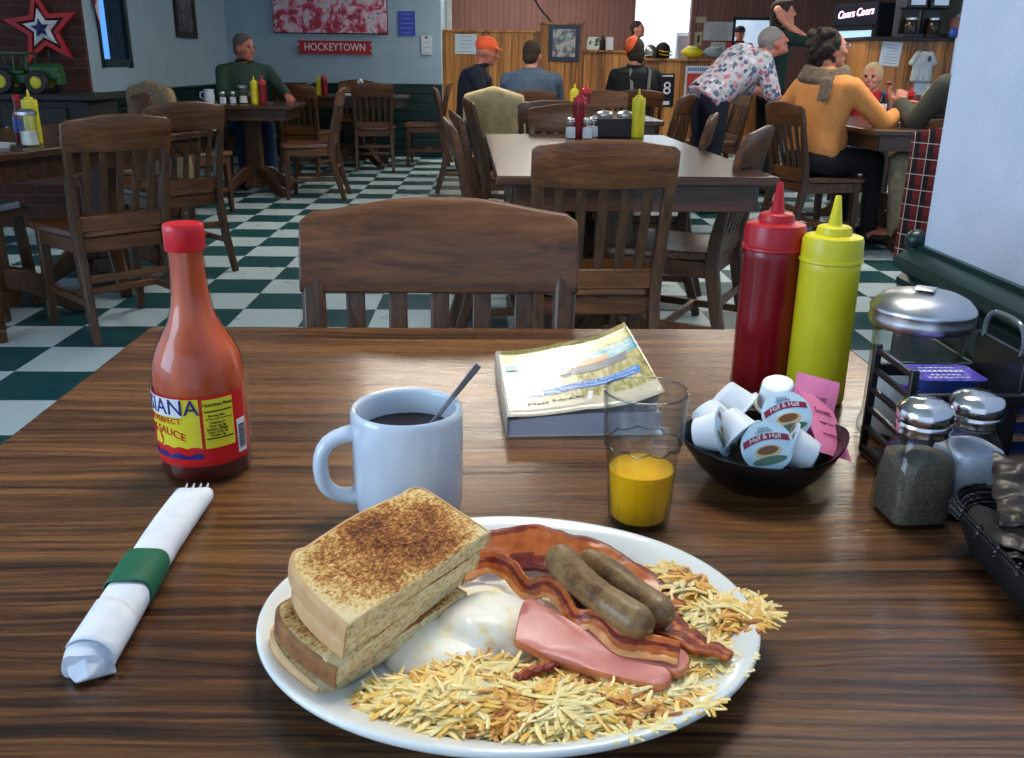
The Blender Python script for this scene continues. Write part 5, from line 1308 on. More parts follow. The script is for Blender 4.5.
# 7 standing waitress
M_dg = vmat('dark_green_shirt', srgb(16, 52, 42), srgb(12, 40, 34), 30, .85)
def longhair(mb, h, HR):
    mb.ball(h(0, -.018, .034), (.084, .098, .092), 22, 14, rot=HR)
    for s in (-1, 0, 1): mb.cap(h(s*.045, -.06, 0), h(s*.06, -.10, -.30), .05, .035)
    mb.ball(h(0, .05, .082), (.06, .045, .035), 14, 8, rot=HR)
person('person', 'standing woman with long brown hair and dark green top, hand at her ear', (2.50, 8.45, 0), 78,
       stand(elr=(.22, .20, 1.36), wrr=(.13, -.03, 1.545), hdr=(-.3, -.25, .85), hnr=(-.9, .1, 0), curlr=.5, head=(0, .05, 1.60)), M_dg, M_blkt, M_bhair, headpitch=-10, headyaw=18, hairfn=longhair, vox=.0075, sleeves=.4)[0].scale = (.955,)*3
# 8 boy
M_bl = vmat('blond_hair', srgb(206, 184, 146), srgb(180, 156, 118), 140, .8, bmp=.3)
M_rs = vmat('red_shirt', srgb(196, 28, 46), srgb(178, 22, 40), 40, .85)
def small(J, s, dz): return {k: (v if k.startswith(('hd', 'hn', 'hs', 'curl', 'fwd')) else tuple(c*s for c in v[:2]) + (v[2]*s + dz,)) for k, v in J.items()}
J8 = small(seat(head=(0, .06, 1.20), wrr=(.20, .21, 1.05), elr=(.28, .14, .84), wrl=(-.17, .20, 1.07), ell=(-.27, .14, .84), hdl=(.1, .15, .9), hnl=(.6, .6, 0), curll=1.25, hdr=(.1, .4, .7), hnr=(-.6, .3, 0), curlr=.9), .80, .06)
J8.update(anl=(-.10, .34, .17), anr=(.10, .34, .17), tol=(-.1, .46, .14), tor=(.1, .46, .14), hscale=.85)
p8, h, HR = person('person', 'small blond boy in a red shirt drinking from a white cup', (3.06, 7.62, 0), 196, J8, M_rs, M_denim, M_bl, headyaw=22, headpitch=2, hairfn=short_hair, wide=.86, vox=.0075, sleeves=.5, arms_r=.042, collar=False, head_s=.95)
# 9 man in the dark sweater
M_sw = vmat('olive_grey_sweater', srgb(76, 78, 68), srgb(62, 64, 56), 90, .9, bmp=.35, bscale=240)
M_kh = vmat('khaki_cloth', srgb(170, 156, 130), srgb(148, 134, 110), 24, .9, bmp=.4, bscale=40, bd=.006)
person('person', 'man in a dark olive sweater and khaki trousers, half hidden by the wall end', (2.92, 5.57, 0), -20,
       seat(chest=(0, .06, .90), neck=(.02, .10, 1.075), head=(.04, .12, 1.20), shl=(-.20, .10, .99), shr=(.20, .08, .99), ell=(-.25, .25, .775), wrl=(-.20, .44, .875), hdl=(.3, .3, .8), elr=(.23, .40, .78), wrr=(.08, .52, .86), curll=.7, knl=(-.27, .30, .54), anl=(-.19, .34, .085), tol=(-.28, .47, .05)),
       M_sw, M_kh, M_ghair, M_skinr, hairfn=short_hair, wide=1.2, vox=.0085, arms_r=.066)
# 10, 11 staff behind the counter and in the hatch
M_bk = vmat('black_cloth', srgb(24, 26, 28), None, 40, .9)
p10, h, HR = person('person', 'cook in black clothes and a black cap seen through the hatch', (4.02, 15.55, 0), 200, stand(), M_bk, M_bk, M_bhair, vox=.013, headyaw=-30)
mb = MB(); mb.ball(h(0, -.006, .052), (.086, .102, .076), 20, 12, rot=HR)
for q in range(7): mb.cap(h(-.055+.018*q, .075, .044), h(-.050+.0165*q, .145-.004*(q-3)**2, .036), .007, .006, 8)
blob(mb, 'cap', M_bk, p10, .009, 3)
person('person', 'dark-haired person behind the counter in front of the bright doorway', (2.12, 14.1, 0), 120, stand(), M_bk, M_bk, M_dhair, vox=.013, hairfn=lambda mb, h, HR: (short_hair(mb, h, HR), mb.ball(h(0, -.09, .04), .035, 12, 8)), headpitch=-6)
# ---------------------------------------------------------------- things on the other tables
def fix(o, kt_): return o
def put_sq(src, x, y, label, cat, group=None, z=TZ, s=None):
    return dup(src, (x, y, z), 0, label, group, scale=s)
put_sq(kt, -2.025, 3.84, 'red ketchup bottle on the left table, cut by the picture edge', 'ketchup bottle', s=1.1)
put_sq(ms, -1.90, 3.98, 'yellow mustard bottle behind the sugar glass on the left table', 'mustard bottle')
put_sq(ms, -1.935, 7.93, 'small yellow mustard bottle in front of the man in green', 'mustard bottle')
put_sq(kt, -1.865, 7.91, 'small red ketchup bottle in front of the man in green', 'ketchup bottle')
put_sq(ms, -1.84, 10.38, 'tiny yellow bottle on the table under the red sign', 'mustard bottle', s=.92)
put_sq(kt, -1.775, 10.36, 'tiny red bottle on the table under the red sign', 'ketchup bottle')
put_sq(kt, .445, 4.66, 'red ketchup bottle at the far end of the middle table', 'ketchup bottle', s=1.06)
put_sq(ms, .735, 4.66, 'yellow mustard bottle at the far end of the middle table', 'mustard bottle', s=1.06)
put_sq(ms, .575, 6.42, 'yellow mustard bottle beyond the middle table, just right of the dark chair', 'mustard bottle')
put_sq(kt, .655, 6.44, 'red ketchup bottle beyond the middle table, beside a yellow one', 'ketchup bottle')
put_sq(ms, .60, 8.55, 'mustard bottle in front of the man in the grey-blue shirt', 'mustard bottle')
put_sq(kt, 2.95, 6.62, 'red ketchup bottle behind the elbow of the man in the dark sweater', 'ketchup bottle')
put_sq(ms, 3.02, 6.52, 'yellow mustard bottle behind the elbow of the man in the dark sweater', 'mustard bottle')
# sugar glass and small things on the left table
def glassjar(x, y, label, r=.038, h=.135, fill=.06, fm=None, group=None):
    t = thing('sugar_glass', label, 'sugar glass', (x, y, TZ), group=group)
    MB().lathe([(0, 0), (r, 0), (r*1.05, .006), (r*.92, .03), (r*.86, h*.6), (r*.95, h), (r*.9, h), (r*.80, h*.6), (r*.85, .03), (0, .008)], 28).build('glass', M_clear, t)
    MB().lathe([(0, .009), (r*.84, .009), (r*.84, .03), (r*.80, fill), (0, fill+.004)], 24).build('sugar', fm or M_sugar, t)
    MB().lathe([(r*.96, h-.012), (r*1.04, h-.010), (r*1.04, h+.002), (r*.7, h+.012), (0, h+.014)], 28).build('lid', M_chrome, t)
    return t
glassjar(-1.862, 3.86, 'glass sugar pourer half full of sugar on the left table')
sh2 = [o for o in bpy.data.objects if o.name.startswith('shaker') and o.parent is None]
def put_shaker(x, y, label, grp=None): return dup(sh2[1], (x, y, TZ), 0, label, grp)
put_shaker(-1.985, 3.80, 'small glass shaker beside the red bottle on the left table')
t = thing('sauce_bottle', 'slim red and blue sauce bottle between the ketchup and the mustard at left', 'sauce bottle', (-1.975, 4.03, TZ))
MB().lathe([(0, 0), (.024, 0), (.026, .004), (.026, .045)], 24).lathe([(.026, .1), (.024, .115), (.012, .14), (.011, .17), (0, .172)], 24).build('bottle', M_redbody, t)
MB().lathe([(.0265, .044), (.0268, .05), (.0268, .095), (.0265, .102)], 24).build('label', newmat('bottle_blue', srgb(36, 70, 170), .4)[0], t)
MB().lathe([(0, .197), (.010, .197), (.013, .194), (.013, .168), (0, .168)], 20).build('cap', M_red, t)
t = thing('dish', 'small dark dish with white creamers behind the sugar pourer at left', 'dish', (-1.835, 4.20, TZ))
MB().lathe([(0, 0), (.04, 0), (.06, .02), (.066, .035), (.062, .034), (.04, .008), (0, .006)], 28).build('dish', M_bowl, t)
for k, (dx, dy, dz) in enumerate(((-.018, .0, .014), (.02, .012, .016), (.004, -.012, .03))):
    dup(cr0, (-1.835+dx, 4.20+dy, TZ+dz), 0, 'white creamer cup in the small dark dish on the left table', 'creamers in the far dish', rot=(.5*k, .9-.6*k, k))
def sheet(name, label, cat, x, y, w, d, h, rz, z=TZ, m=None):
    o = MB().grid(lambda u, v: ((u-.5)*w, (v-.5)*d, h*.5 + .0), 1, 1) if False else MB().box((0, 0, h/2), (w, d, h))
    o = o.build(name, m or M_paper, bevel=min(h*.3, .002), loc=(x, y, z), rot=(0, 0, R(rz))); return tag(o, label, cat)
sheet('folded_napkin', 'stack of white napkins at the near edge of the left table', 'napkin', -2.02, 3.70, .26, .13, .022, 72)
t = thing('menu', 'white folded menu lying behind the stack of napkins at left', 'menu', (-2.12, 3.86, TZ), R(70))
MB().box((0, 0, .003), (.30, .2, .006)).build('cover', M_paper, t, bevel=.001); MB().box((0, 0, .0066), (.22, .12, .0008)).build('print', M_ink, t, smooth=0)
# stack of white paper on the chair seat at far left
sheet('newspaper', 'white newspaper lying on the bench seat under the left table', 'newspaper', -2.28, 4.05, .34, .26, .03, -10, .46)
bn = thing('bench_stool', 'dark wooden stool under the left table holding a newspaper', 'stool', (-2.28, 4.05, 0))
MB().box((0, 0, .442), (.38, .34, .034)).build('seat', M_chairx, bn, bevel=.008)
for a, c_ in ((-1, -1), (1, -1), (1, 1), (-1, 1)): MB().bar([(a*.15, c_*.13, .43), (a*.17, c_*.15, 0)], .04, .04, up=(0, 1, 0)).build('leg', M_chair, bn, bevel=.004)
# man's table
t = thing('cream_jug', 'white jug at the left end of the table of the man in green', 'jug', (-2.30, 7.90, TZ))
MB().lathe([(0, 0), (.035, 0), (.042, .02), (.044, .06), (.038, .10), (.042, .115), (.039, .114), (.034, .10), (.04, .06), (.036, .01), (0, .008)], 28).build('jug', M_mug, t)
MB().tube([(-.038, 0, .095), (-.07, 0, .09), (-.075, 0, .055), (-.042, 0, .03)], .006, 8).build('handle', M_mug, t)
put_shaker(-2.19, 7.90, 'glass shaker beside the white jug, before the man in green', 'shakers on the table of the man in green'); put_shaker(-2.12, 7.95, 'second glass shaker, towards the mustard before the man in green', 'shakers on the table of the man in green')
glassjar(-2.04, 7.97, 'sugar glass between the shakers and the mustard of the man in green', h=.14)
# table under the sign
glassjar(-1.95, 10.40, 'sugar glass on the table under the red sign', h=.12)
sheet('napkin_stack', 'white napkins lying on the table under the red sign', 'napkin', -1.50, 10.22, .18, .12, .02, 8)
t = thing('bud_vase', 'small white vase of flowers on the table under the red sign', 'vase', (-1.40, 10.44, TZ))
MB().lathe([(0, 0), (.03, 0), (.034, .03), (.018, .07), (.022, .085), (0, .084)], 20).build('vase', M_mug, t)
mb = MB()
for k in range(6): mb.ball((.022*math.cos(k), .022*math.sin(k), .125+.014*(k % 3)), .018, 8, 6); mb.tube([(0, 0, .07), (.02*math.cos(k), .02*math.sin(k), .12)], .002, 5)
mb.build('blossoms', M_lwhite, t)
# middle table: caddy with two dispensers, two shakers
t = thing('condiment_rack', 'black rack on the middle table between the ketchup and the mustard', 'rack', (.625, 4.70, TZ))
mb = MB().box((0, 0, .045), (.205, .10, .09)); mb.build('box', M_navy if False else M_black, t, bevel=.006)
for s in (-1, 1): MB().tube([(s*.1, -.045, .09), (s*.1, -.04, .10), (s*.1, .04, .10), (s*.1, .045, .09)], .004, 6).build('end_wire', M_chrome, t)
for s, w in ((-1, 'left'), (1, 'right')):
    d_ = dup(sg, (.625+s*.052, 4.70, TZ+.006), .6*s, '%s steel-lidded sugar dispenser in the rack on the middle table' % ('first' if s < 0 else 'second')); d_.scale = (.9, .9, .82)
put_shaker(.395, 4.57, 'glass shaker left of the ketchup on the middle table', 'shakers on the middle table'); put_shaker(.475, 4.55, 'glass shaker just right of the ketchup on the middle table', 'shakers on the middle table'); put_shaker(.515, 4.66, 'glass shaker touching the black rack on the middle table', 'shakers on the middle table')
# right table
t = thing('drink_bottle', 'dark bottle with a white and blue label in front of the boy', 'bottle', (2.80, 6.72, TZ))
MB().lathe([(0, 0), (.03, 0), (.033, .006), (.033, .10), (.026, .125), (.013, .15), (.012, .165), (0, .166)], 24).build('bottle', newmat('dark_drink', srgb(22, 14, 24), .12)[0], t)
MB().lathe([(.0335, .05), (.0338, .052), (.0338, .10), (.0335, .102)], 24).build('label', M_lwhite, t)
MB().lathe([(.0142, .166), (.0145, .168), (.0145, .182), (0, .184)], 16).build('cap', M_strip, t)
t = thing('water_glass', 'clear water glass with a straw beside the dark bottle', 'glass', (2.93, 6.85, TZ))
MB().lathe([(0, 0), (.028, 0), (.034, .13), (.032, .13), (.026, .008), (0, .008)], 24).build('tumbler', M_clear, t)
MB().tube([(0, 0, .01), (.02, 0, .20)], .003, 8).build('straw', newmat('straw_green', srgb(120, 220, 170), .4)[0], t)
t = thing('dinner_plate', 'white plate on the table between the orange cardigan and the dark sweater', 'plate', (2.72, 5.95, TZ))
MB().lathe([(0, 0), (.07, 0), (.12, .016), (.118, .018), (.07, .005), (0, .004)], 36).build('plate', M_china, t)
t = thing('white_cup', 'white cup that the small boy drinks from', 'cup', (2.905, 7.455, .885), rot=(R(-20), R(-38), 0))
MB().lathe([(0, 0), (.032, 0), (.042, .09), (.040, .09), (.030, .006), (0, .006)], 24).build('cup', M_mug, t)

# ---------------------------------------------------------------- clothes over chairs
def drape(name, label, cat, key, m, w=.24, zt=.93, zb=.38, th=.045, sleeves=True, dx=0, back=.02):
    c = CH[key]; t = thing(name, label, cat, c.location, c.rotation_euler.z)
    mb = MB(); rn = random.Random(hash(name) % 97 if False else len(name))
    for i in range(17):
        x = -w + 2*w*i/16 + dx; k = 1-abs(i-8)/8*.05
        mb.cap((x, yb(.87)-.012, zt*k), (x*1.03, yb(.55)-back-.05 - .010*math.sin(i*1.1), zb + .025*math.sin(i*.7)), th*.85, th)
        mb.cap((x, yb(.87)-.012, zt*k), (x, yb(.70)+.045, zb+.16), th*.85, th*.6)
    if sleeves:
        for s in (-1, 1): mb.cap((s*w*1.0+dx, yb(.8)-.03, zt*.93), (s*(w+.05)+dx, yb(.6)-.02, zb+.06), .05, .042); mb.cap((s*(w+.05)+dx, yb(.6)-.02, zb+.06), (s*(w+.04)+dx, yb(.6), zb-.06), .042, .04)
    return t, mb
M_tanc = vmat('tan_fleece', srgb(142, 122, 94), srgb(112, 94, 70), 40, .95, bmp=.5, bscale=150, bd=.006)
t, mb = drape('coat', 'tan fleece coat hung over the chair before the man in green', 'coat', 'coat', M_tanc, .20, .92, .34)
blob(mb, 'cloth', M_tanc, t, .013, 4)
M_crm = vmat('cream_leather', srgb(196, 178, 132), srgb(176, 156, 110), 20, .6, bmp=.15)
t, mb = drape('jacket', 'cream jacket hung over a chair back before the two seated men', 'jacket', 'f2', M_crm, .17, .93, .62, .035, False)
blob(mb, 'cloth', M_crm, t, .012, 4)
mb = MB(); mb.cap((-.16, -.33, .70), (-.02, -.36, .50), .05, .06); mb.cap((-.02, -.36, .50), (.08, -.34, .44), .06, .05); blob(mb, 'dark_lining', M_bj, t, .012, 4)
mt, nt, b = newmat('red_plaid', rough=.9); vec = coords(nt); sx = nn(nt, 'SeparateXYZ'); nt.links.new(vec, sx.inputs[0])
def stripe(v, p, w): return math_(nt, 'LESS_THAN', math_(nt, 'FRACT', math_(nt, 'DIVIDE', v, p)), w)
hx = math_(nt, 'ADD', sx.outputs[0], sx.outputs[1])
c = mix(nt, stripe(hx, .07, .45), srgb(120, 34, 40), srgb(36, 26, 34)); c = mix(nt, math_(nt, 'MULTIPLY', stripe(sx.outputs[2], .07, .45), .55), c, srgb(30, 22, 30)); c = mix(nt, math_(nt, 'MAXIMUM', stripe(hx, .07, .06), stripe(sx.outputs[2], .07, .06)), c, srgb(196, 186, 180))
nt.links.new(c, b.inputs['Base Color'])
t, mb = drape('plaid_coat', 'red plaid coat hanging low over the chair by the white wall end', 'coat', 'plaid', mt, .245, .84, .22, .034, False)
blob(mb, 'cloth', mt, t, .012, 4)

# ---------------------------------------------------------------- brick corner: black stove mantel, toy tractor, tin star
t = thing('black_stove', 'black iron stove on the brick hearth under the toy tractor', 'stove', (-3.45, 7.05, .30))
MB().box((0, 0, .53), (1.36, .62, .04)).build('top_plate', M_blackm, t, bevel=.006)
MB().box((0, 0, .29), (1.24, .54, .44)).build('firebox', M_blackm, t, bevel=.01)
for s in (-1, 1):
    MB().box((s*.25, -.285, .29), (.44, .03, .34)).build('door', M_blackm, t, bevel=.008)
    MB().tube([(s*.06, -.32, .25), (s*.06, -.32, .33)], .01, 8).build('handle', M_chrome, t)
for a in (-1, 1):
    for c_ in (-1, 1): MB().bar([(a*.55, c_*.22, .08), (a*.58, c_*.24, 0)], .06, .06, up=(0, 1, 0)).build('leg', M_blackm, t, bevel=.008)
M_jd = vmat('tractor_green', srgb(28, 86, 40), srgb(22, 72, 34), 20, .35); M_jy = newmat('tractor_yellow', srgb(222, 206, 40), .4)[0]
t = thing('toy_tractor', 'big green toy tractor with yellow wheel hubs on the black stove', 'toy tractor', (-3.325, 6.98, .85))
mb = MB().box((.15, 0, .14), (.20, .13, .10)); mb.box((.16, 0, .195), (.17, .10, .02)); mb.build('hood', M_jd, t, bevel=.012)
mb = MB().box((-.06, 0, .10), (.30, .15, .07)); mb.box((-.08, 0, .145), (.20, .17, .03)); mb.box((.245, 0, .10), (.03, .12, .09)); mb.build('chassis', M_jd, t, bevel=.008)
mb = MB()
for a in (-.17, -.045, .045):
    for c_ in (-.07, .07): mb.bar([(a, c_, .15), (a+.008, c_*.95, .265)], .012, .012, up=(0, 1, 0))
mb.box((-.065, 0, .272), (.27, .18, .018)); mb.build('cab_frame', M_jd, t, bevel=.003)
MB().box((-.10, 0, .175), (.07, .07, .05)).build('seat', M_blackm, t, bevel=.01)
for a, r_ in ((-.125, .085), (.125, .078)):
    for c_ in (-1, 1):
        w_ = MB().lathe([(r_*.55, -.03), (r_*.93, -.032), (r_, -.022), (r_, .022), (r_*.93, .032), (r_*.55, .03)], 32, caps=False, fn=lambda q, z: 1 + .018*(1 if math.sin(q*18) > 0 else 0), T=M.Translation((a, c_*.115, r_)) @ M.Rotation(PI/2, 4, 'X')).build('wheel', M_blackm, t)
        MB().lathe([(0, -.024), (r_*.35, -.026), (r_*.57, -.02), (r_*.57, .02), (r_*.35, .026), (0, .024)], 24, T=M.Translation((a, c_*.115, r_)) @ M.Rotation(PI/2, 4, 'X')).build('hub', M_jy, w_)
MB().tube([(.17, .03, .2), (.17, .03, .30)], .007, 8).build('exhaust', M_blackm, t)
def star(mb, r, y0, y1, rin=.45, z=.0, ridge=.0, rot=0):
    pts = [((r if k % 2 == 0 else r*rin)*math.sin(PI*k/5+rot), (r if k % 2 == 0 else r*rin)*math.cos(PI*k/5+rot)) for k in range(10)]
    vs = [(x, y0, q) for x, q in pts] + [(x, y1, q) for x, q in pts] + [(0, y0 - ridge, 0), (0, y1, 0)]
    fs = []
    for k in range(10): n_ = (k+1) % 10; fs += [(k, n_, n_+10, k+10), (k, 20, n_), (k+10, n_+10, 21)]
    return mb.add(vs, fs)
st = thing('hanging_star', 'red tin star with a white and a blue star inside, on the brick wall', 'wall star', (-3.345, 7.41, 1.300), rot=(0, R(-6), 0))
def ringstar(r, r2, y0, y1, rin=.42):
    a = [((r if k % 2 == 0 else r*rin)*math.sin(PI*k/5), (r if k % 2 == 0 else r*rin)*math.cos(PI*k/5)) for k in range(10)]
    c_ = [((r2 if k % 2 == 0 else r2*rin)*math.sin(PI*k/5), (r2 if k % 2 == 0 else r2*rin)*math.cos(PI*k/5)) for k in range(10)]
    return MB().loft([[(x, y0, z) for x, z in a], [(x, y1, z) for x, z in a], [(x, y1, z) for x, z in c_], [(x, y0, z) for x, z in c_]], closed=True)
ringstar(.285, .195, -.03, 0).build('red_star', vmat('barn_red', srgb(190, 26, 34), srgb(160, 18, 26), 14, .5), st, smooth=0)
star(MB(), .140, -.035, -.01, ridge=.03).build('white_star', vmat('barn_white', srgb(214, 214, 218), None, 14, .5), st, smooth=0)
star(MB(), .068, -.062, -.04, ridge=.012).build('blue_star', newmat('barn_blue', srgb(24, 34, 84), .5)[0], st, smooth=0)
mb = MB()
for k in range(5): a = 2*PI*k/5; mb.bar([(.05*math.sin(a), -.012, .05*math.cos(a)), (.235*math.sin(a), -.012, .235*math.cos(a))], .008, .008, up=(0, 1, 0))
mb.build('wire', M_blackm, st)
t = thing('pennant', 'small red and white pennant hanging beside the blue window', 'pennant', (-3.045, 7.66, 1.66))
MB().prism([(-.0, 0), (.01, 0), (.01, .01), (0, .01)], 0, .22, T=M.Translation((0, -.005, 0))).build('cord', M_lwhite, t)
MB().add([(.006, -.05, .0), (.006, .09, .02), (.006, .03, -.34), (.012, -.05, .0), (.012, .09, .02), (.012, .03, -.34)], [(0, 1, 2), (5, 4, 3), (0, 3, 4, 1), (1, 4, 5, 2), (2, 5, 3, 0)]).build('flag', vmat('pennant_red', srgb(160, 30, 50), srgb(210, 200, 206), 8, .8, lo=.48, hi=.52), t, smooth=0)

# ---------------------------------------------------------------- pictures and notices
mt, nt, b = newmat('red_white_print', rough=.4); vec = coords(nt)
n1 = noise_(nt, vec, 7.5, 5, .62, .6); n2 = noise_(nt, vec, 17, 4, .6)
nt.links.new(mix(nt, math_(nt, 'GREATER_THAN', n2, .60), ramp(nt, n1, [(.38, srgb(150, 22, 48)), (.46, srgb(186, 60, 92)), (.52, srgb(214, 160, 178)), (.60, srgb(206, 206, 214)), (.66, srgb(90, 40, 58))]), srgb(196, 176, 188)), b.inputs['Base Color']); M_hock = mt
t = thing('wall_canvas', 'wide red and white sports canvas on the pale back wall', 'picture', (-1.85, 11.44, 1.78))
MB().box((0, 0, 0), (1.31, .04, .75)).build('canvas', M_hock, t, bevel=.004); MB().box((0, .018, 0), (1.33, .012, .77)).build('frame', M_blackm, t)
sgn = thing('wall_sign', 'long red sign with white lettering below the wide canvas', 'sign', (-1.81, 11.445, 1.247), rot=(0, R(.0), 0))
W2, H2 = .88, .15
out = [(-W2/2, H2/2), (-W2/2+.03, H2*.22), (-W2/2, 0), (-W2/2+.03, -H2*.22), (-W2/2, -H2/2), (W2/2, -H2/2), (W2/2-.03, -H2*.22), (W2/2, 0), (W2/2-.03, H2*.22), (W2/2, H2/2)]
MB().loft([[(x, 0, z) for x, z in out], [(x, -.014, z) for x, z in out]]).build('board', vmat('sign_red', srgb(172, 28, 38), srgb(156, 22, 32), 10, .5), sgn, smooth=0)
text_mb('HOCKEYTOWN', .118, T=M.Translation((0, -.016, 0)) @ M.Rotation(PI/2, 4, 'X') @ M.Diagonal((.84, 1, 1, 1)), ext=.002).build('lettering', M_lwhite, sgn, smooth=0)
def notice(name, label, cat, x, y, z, w, h, m, lines=6, ink=None, big=None, rz=0, tilt=0):
    t = thing(name, label, cat, (x, y, z), rot=(0, R(tilt), R(rz)))
    MB().box((0, -.004, 0), (w, .006, h)).build('sheet', m, t, smooth=0)
    if lines:
        rn = random.Random(int(abs(x)*100)); mb = MB()
        for k in range(lines): 
            lw = w*rn.uniform(.45, .8); mb.box((rn.uniform(-.02, .02)*w, -.008, h*(.38 - .76*k/max(lines-1, 1))), (lw, .002, h*.028))
        mb.build('print', ink or M_ink, t, smooth=0)
    return t
M_bp = vmat('blue_sheet', srgb(52, 76, 178), srgb(46, 68, 166), 10, .6)
notice('notice_sign', 'bright blue sheet pinned right of the red canvas', 'notice', -.965, 11.455, 1.52, .195, .27, M_bp, 5, newmat('pale_blue_ink', srgb(120, 140, 214), .6)[0])
M_faint = newmat('faint_ink', srgb(140, 152, 168), .7)[0]
t = notice('notice_sign', 'faint white sheet with a dark heart mark near the wall end', 'notice', -.735, 11.455, 1.285, .13, .21, M_paper, 4, M_faint)
MB().ball((-.005, -.008, .085), (.016, .003, .016), 10, 6).build('mark', M_ink, t)
def frame(name, label, x, y, z, w, h, fm, pm, rz=0, bw=.05, dep=.03):
    t = thing(name, label, 'picture', (x, y, z), R(rz))
    mb = MB()
    for s in (-1, 1): mb.box((s*(w/2-bw/2), -dep/2, 0), (bw, dep, h)); mb.box((0, -dep/2, s*(h/2-bw/2)), (w-2*bw, dep, bw))
    mb.build('frame', fm, t, bevel=.004); MB().box((0, -dep*.4, 0), (w-bw*2, .006, h-bw*2)).build('print', pm, t, smooth=0); return t
mt, nt, b = newmat('muted_print', rough=.25); vec = coords(nt)
nt.links.new(ramp(nt, noise_(nt, vec, 11, 4, .6), [(.34, srgb(150, 60, 50)), (.45, srgb(96, 120, 128)), (.56, srgb(176, 176, 172)), (.66, srgb(206, 166, 140))]), b.inputs['Base Color']); M_pic = mt
frame('framed_picture', 'picture in a wide navy frame hung on the tall pine panel', 1.02, 13.26, 1.365, .42, .47, vmat('navy_frame', srgb(30, 44, 72), None, 10, .4), M_pic, 0, .055)
mt, nt, b = newmat('dusky_print', rough=.25); nt.links.new(ramp(nt, noise_(nt, coords(nt), 9, 4, .6), [(.36, srgb(40, 44, 46)), (.55, srgb(84, 86, 84)), (.68, srgb(128, 104, 96))]), b.inputs['Base Color'])
frame('framed_picture', 'dark framed picture on the pale left wall, cut by the top edge', -3.065, 9.92, 1.66, .62, .72, M_blackm, mt, 90, .06)
notice('paper_notice', 'white paper pinned to the pine boards behind the orange cap', 'notice', -.32, 13.29, 1.335, .30, .255, M_paper, 5, M_faint)
notice('wall_paper_sheet', 'large white sheet on the mauve wall above the footballs', 'notice', 3.54, 14.99, 1.60, .47, .27, M_paper, 9, M_faint)
notice('wall_paper_sheet', 'smaller white sheet below the large one on the mauve wall', 'notice', 3.55, 14.99, 1.31, .23, .26, M_paper, 5, M_ink)
M_cream = vmat('cream_plastic', srgb(196, 190, 150), None, 10, .5)
notice('switch_plate', 'cream switch plate beside the bright doorway, upper of two', 'switch plate', 3.25, 14.99, 1.76, .17, .09, M_cream, 1, M_ink)
t = notice('wall_mounted_thermostat', 'cream upright thermostat with a dark gauge, lower of two by the doorway', 'thermostat', 3.23, 14.99, 1.485, .12, .20, M_cream, 0)
MB().box((0, -.012, .0), (.03, .01, .11)).build('gauge', M_blackm, t)
tag(MB().tube(cr([(.62, 14.98, 2.12), (.70, 14.98, 2.0), (.80, 14.98, 1.86), (.92, 14.98, 1.74), (1.0, 14.98, 1.60)], 6), .012, 8).build('wall_cable', M_blackm), 'dark cable running down the mauve wall to the tall pine panel', 'cable')
# jersey poster and red poster on the counter front
t = notice('jersey_poster', 'narrow navy poster with a big white 8 on the pine counter front', 'poster', 2.47, 13.25, .765, .20, .44, M_navy, 0)
text_mb('8', .24, T=M.Translation((0, -.01, .02)) @ M.Rotation(PI/2, 4, 'X'), ext=.001).build('number', M_lwhite, t, smooth=0)
MB().box((0, -.009, .19), (.15, .002, .02)).build('heading', M_lwhite, t, smooth=0); MB().box((0, -.009, -.17), (.09, .002, .05)).build('emblem', M_lwhite, t, smooth=0)
t = notice('red_poster', 'white-bordered red poster on the pine counter front', 'poster', 2.885, 13.25, .84, .35, .50, M_paper, 0)
MB().box((0, -.009, -.03), (.29, .002, .36)).build('red_field', newmat('poster_red', srgb(196, 52, 44), .5)[0], t, smooth=0)
text_mb('A', .36, T=M.Translation((0, -.012, -.05)) @ M.Rotation(PI/2, 4, 'X'), ext=.001).build('letter', M_lwhite, t, smooth=0)
mb = MB()
for k in range(9): mb.box((-.13+.0325*k, -.009, .205), (.022, .002, .04))
mb.build('heading', M_strip, t, smooth=0)
# things on the ledges
def helmet(label, x, y, z, m, m2, s=1.0, rz=0):
    t = thing('helmet', label, 'helmet', (x, y, z), R(rz))
    mb = MB(); mb.ball((0, 0, .13*s), (.115*s, .135*s, .12*s), 24, 14); mb.box((0, .02*s, .05*s), (.20*s, .16*s, .10*s)); blob(mb, 'shell', m, t, .012, 4)
    for k in (-.02, .03): MB().tube([(-.10*s, -.05*s, (.09+k)*s), (-.07*s, -.17*s, (.07+k)*s), (.07*s, -.17*s, (.07+k)*s), (.10*s, -.05*s, (.09+k)*s)], .009*s, 8).build('face_bar', m2, t)
    MB().bar([(0, .13*s, .10*s), (0, .08*s, .225*s), (0, -.06*s, .245*s)], .05*s, .012*s).build('stripe', m2, t, bevel=.004)
helmet('black and gold helmet on the pine counter, in front of the bright doorway', 2.40, 13.36, 1.183, M_bk, M_gold, .85, 20)
helmet('silver helmet at the left end of the pine counter, over the dark jacket', 2.22, 13.28, 1.183, M_chrome, M_steel, .72, -20)
helmet('small dark helmet on the pine ledge left of the orange headwear', 1.92, 13.36, 1.282, M_bk, M_gold, .55, 60)
def football(label, x, m):
    t = thing('football', label, 'football', (x, 13.32, 1.268), group=None)
    pr = [(.085*math.sin(PI*i/16)**.8 if 0 < i < 16 else 0, -.16+.32*i/16) for i in range(17)]
    MB().lathe(pr, 24, T=M.Rotation(PI/2, 4, 'Y')).build('ball', m, t)
    mb = MB(); mb.box((0, -.058, .058), (.10, .006, .012), T=None)
    for k in range(6): mb.box((-.04+.016*k, -.058, .058), (.005, .03, .016))
    mb.build('laces', M_lwhite, t)
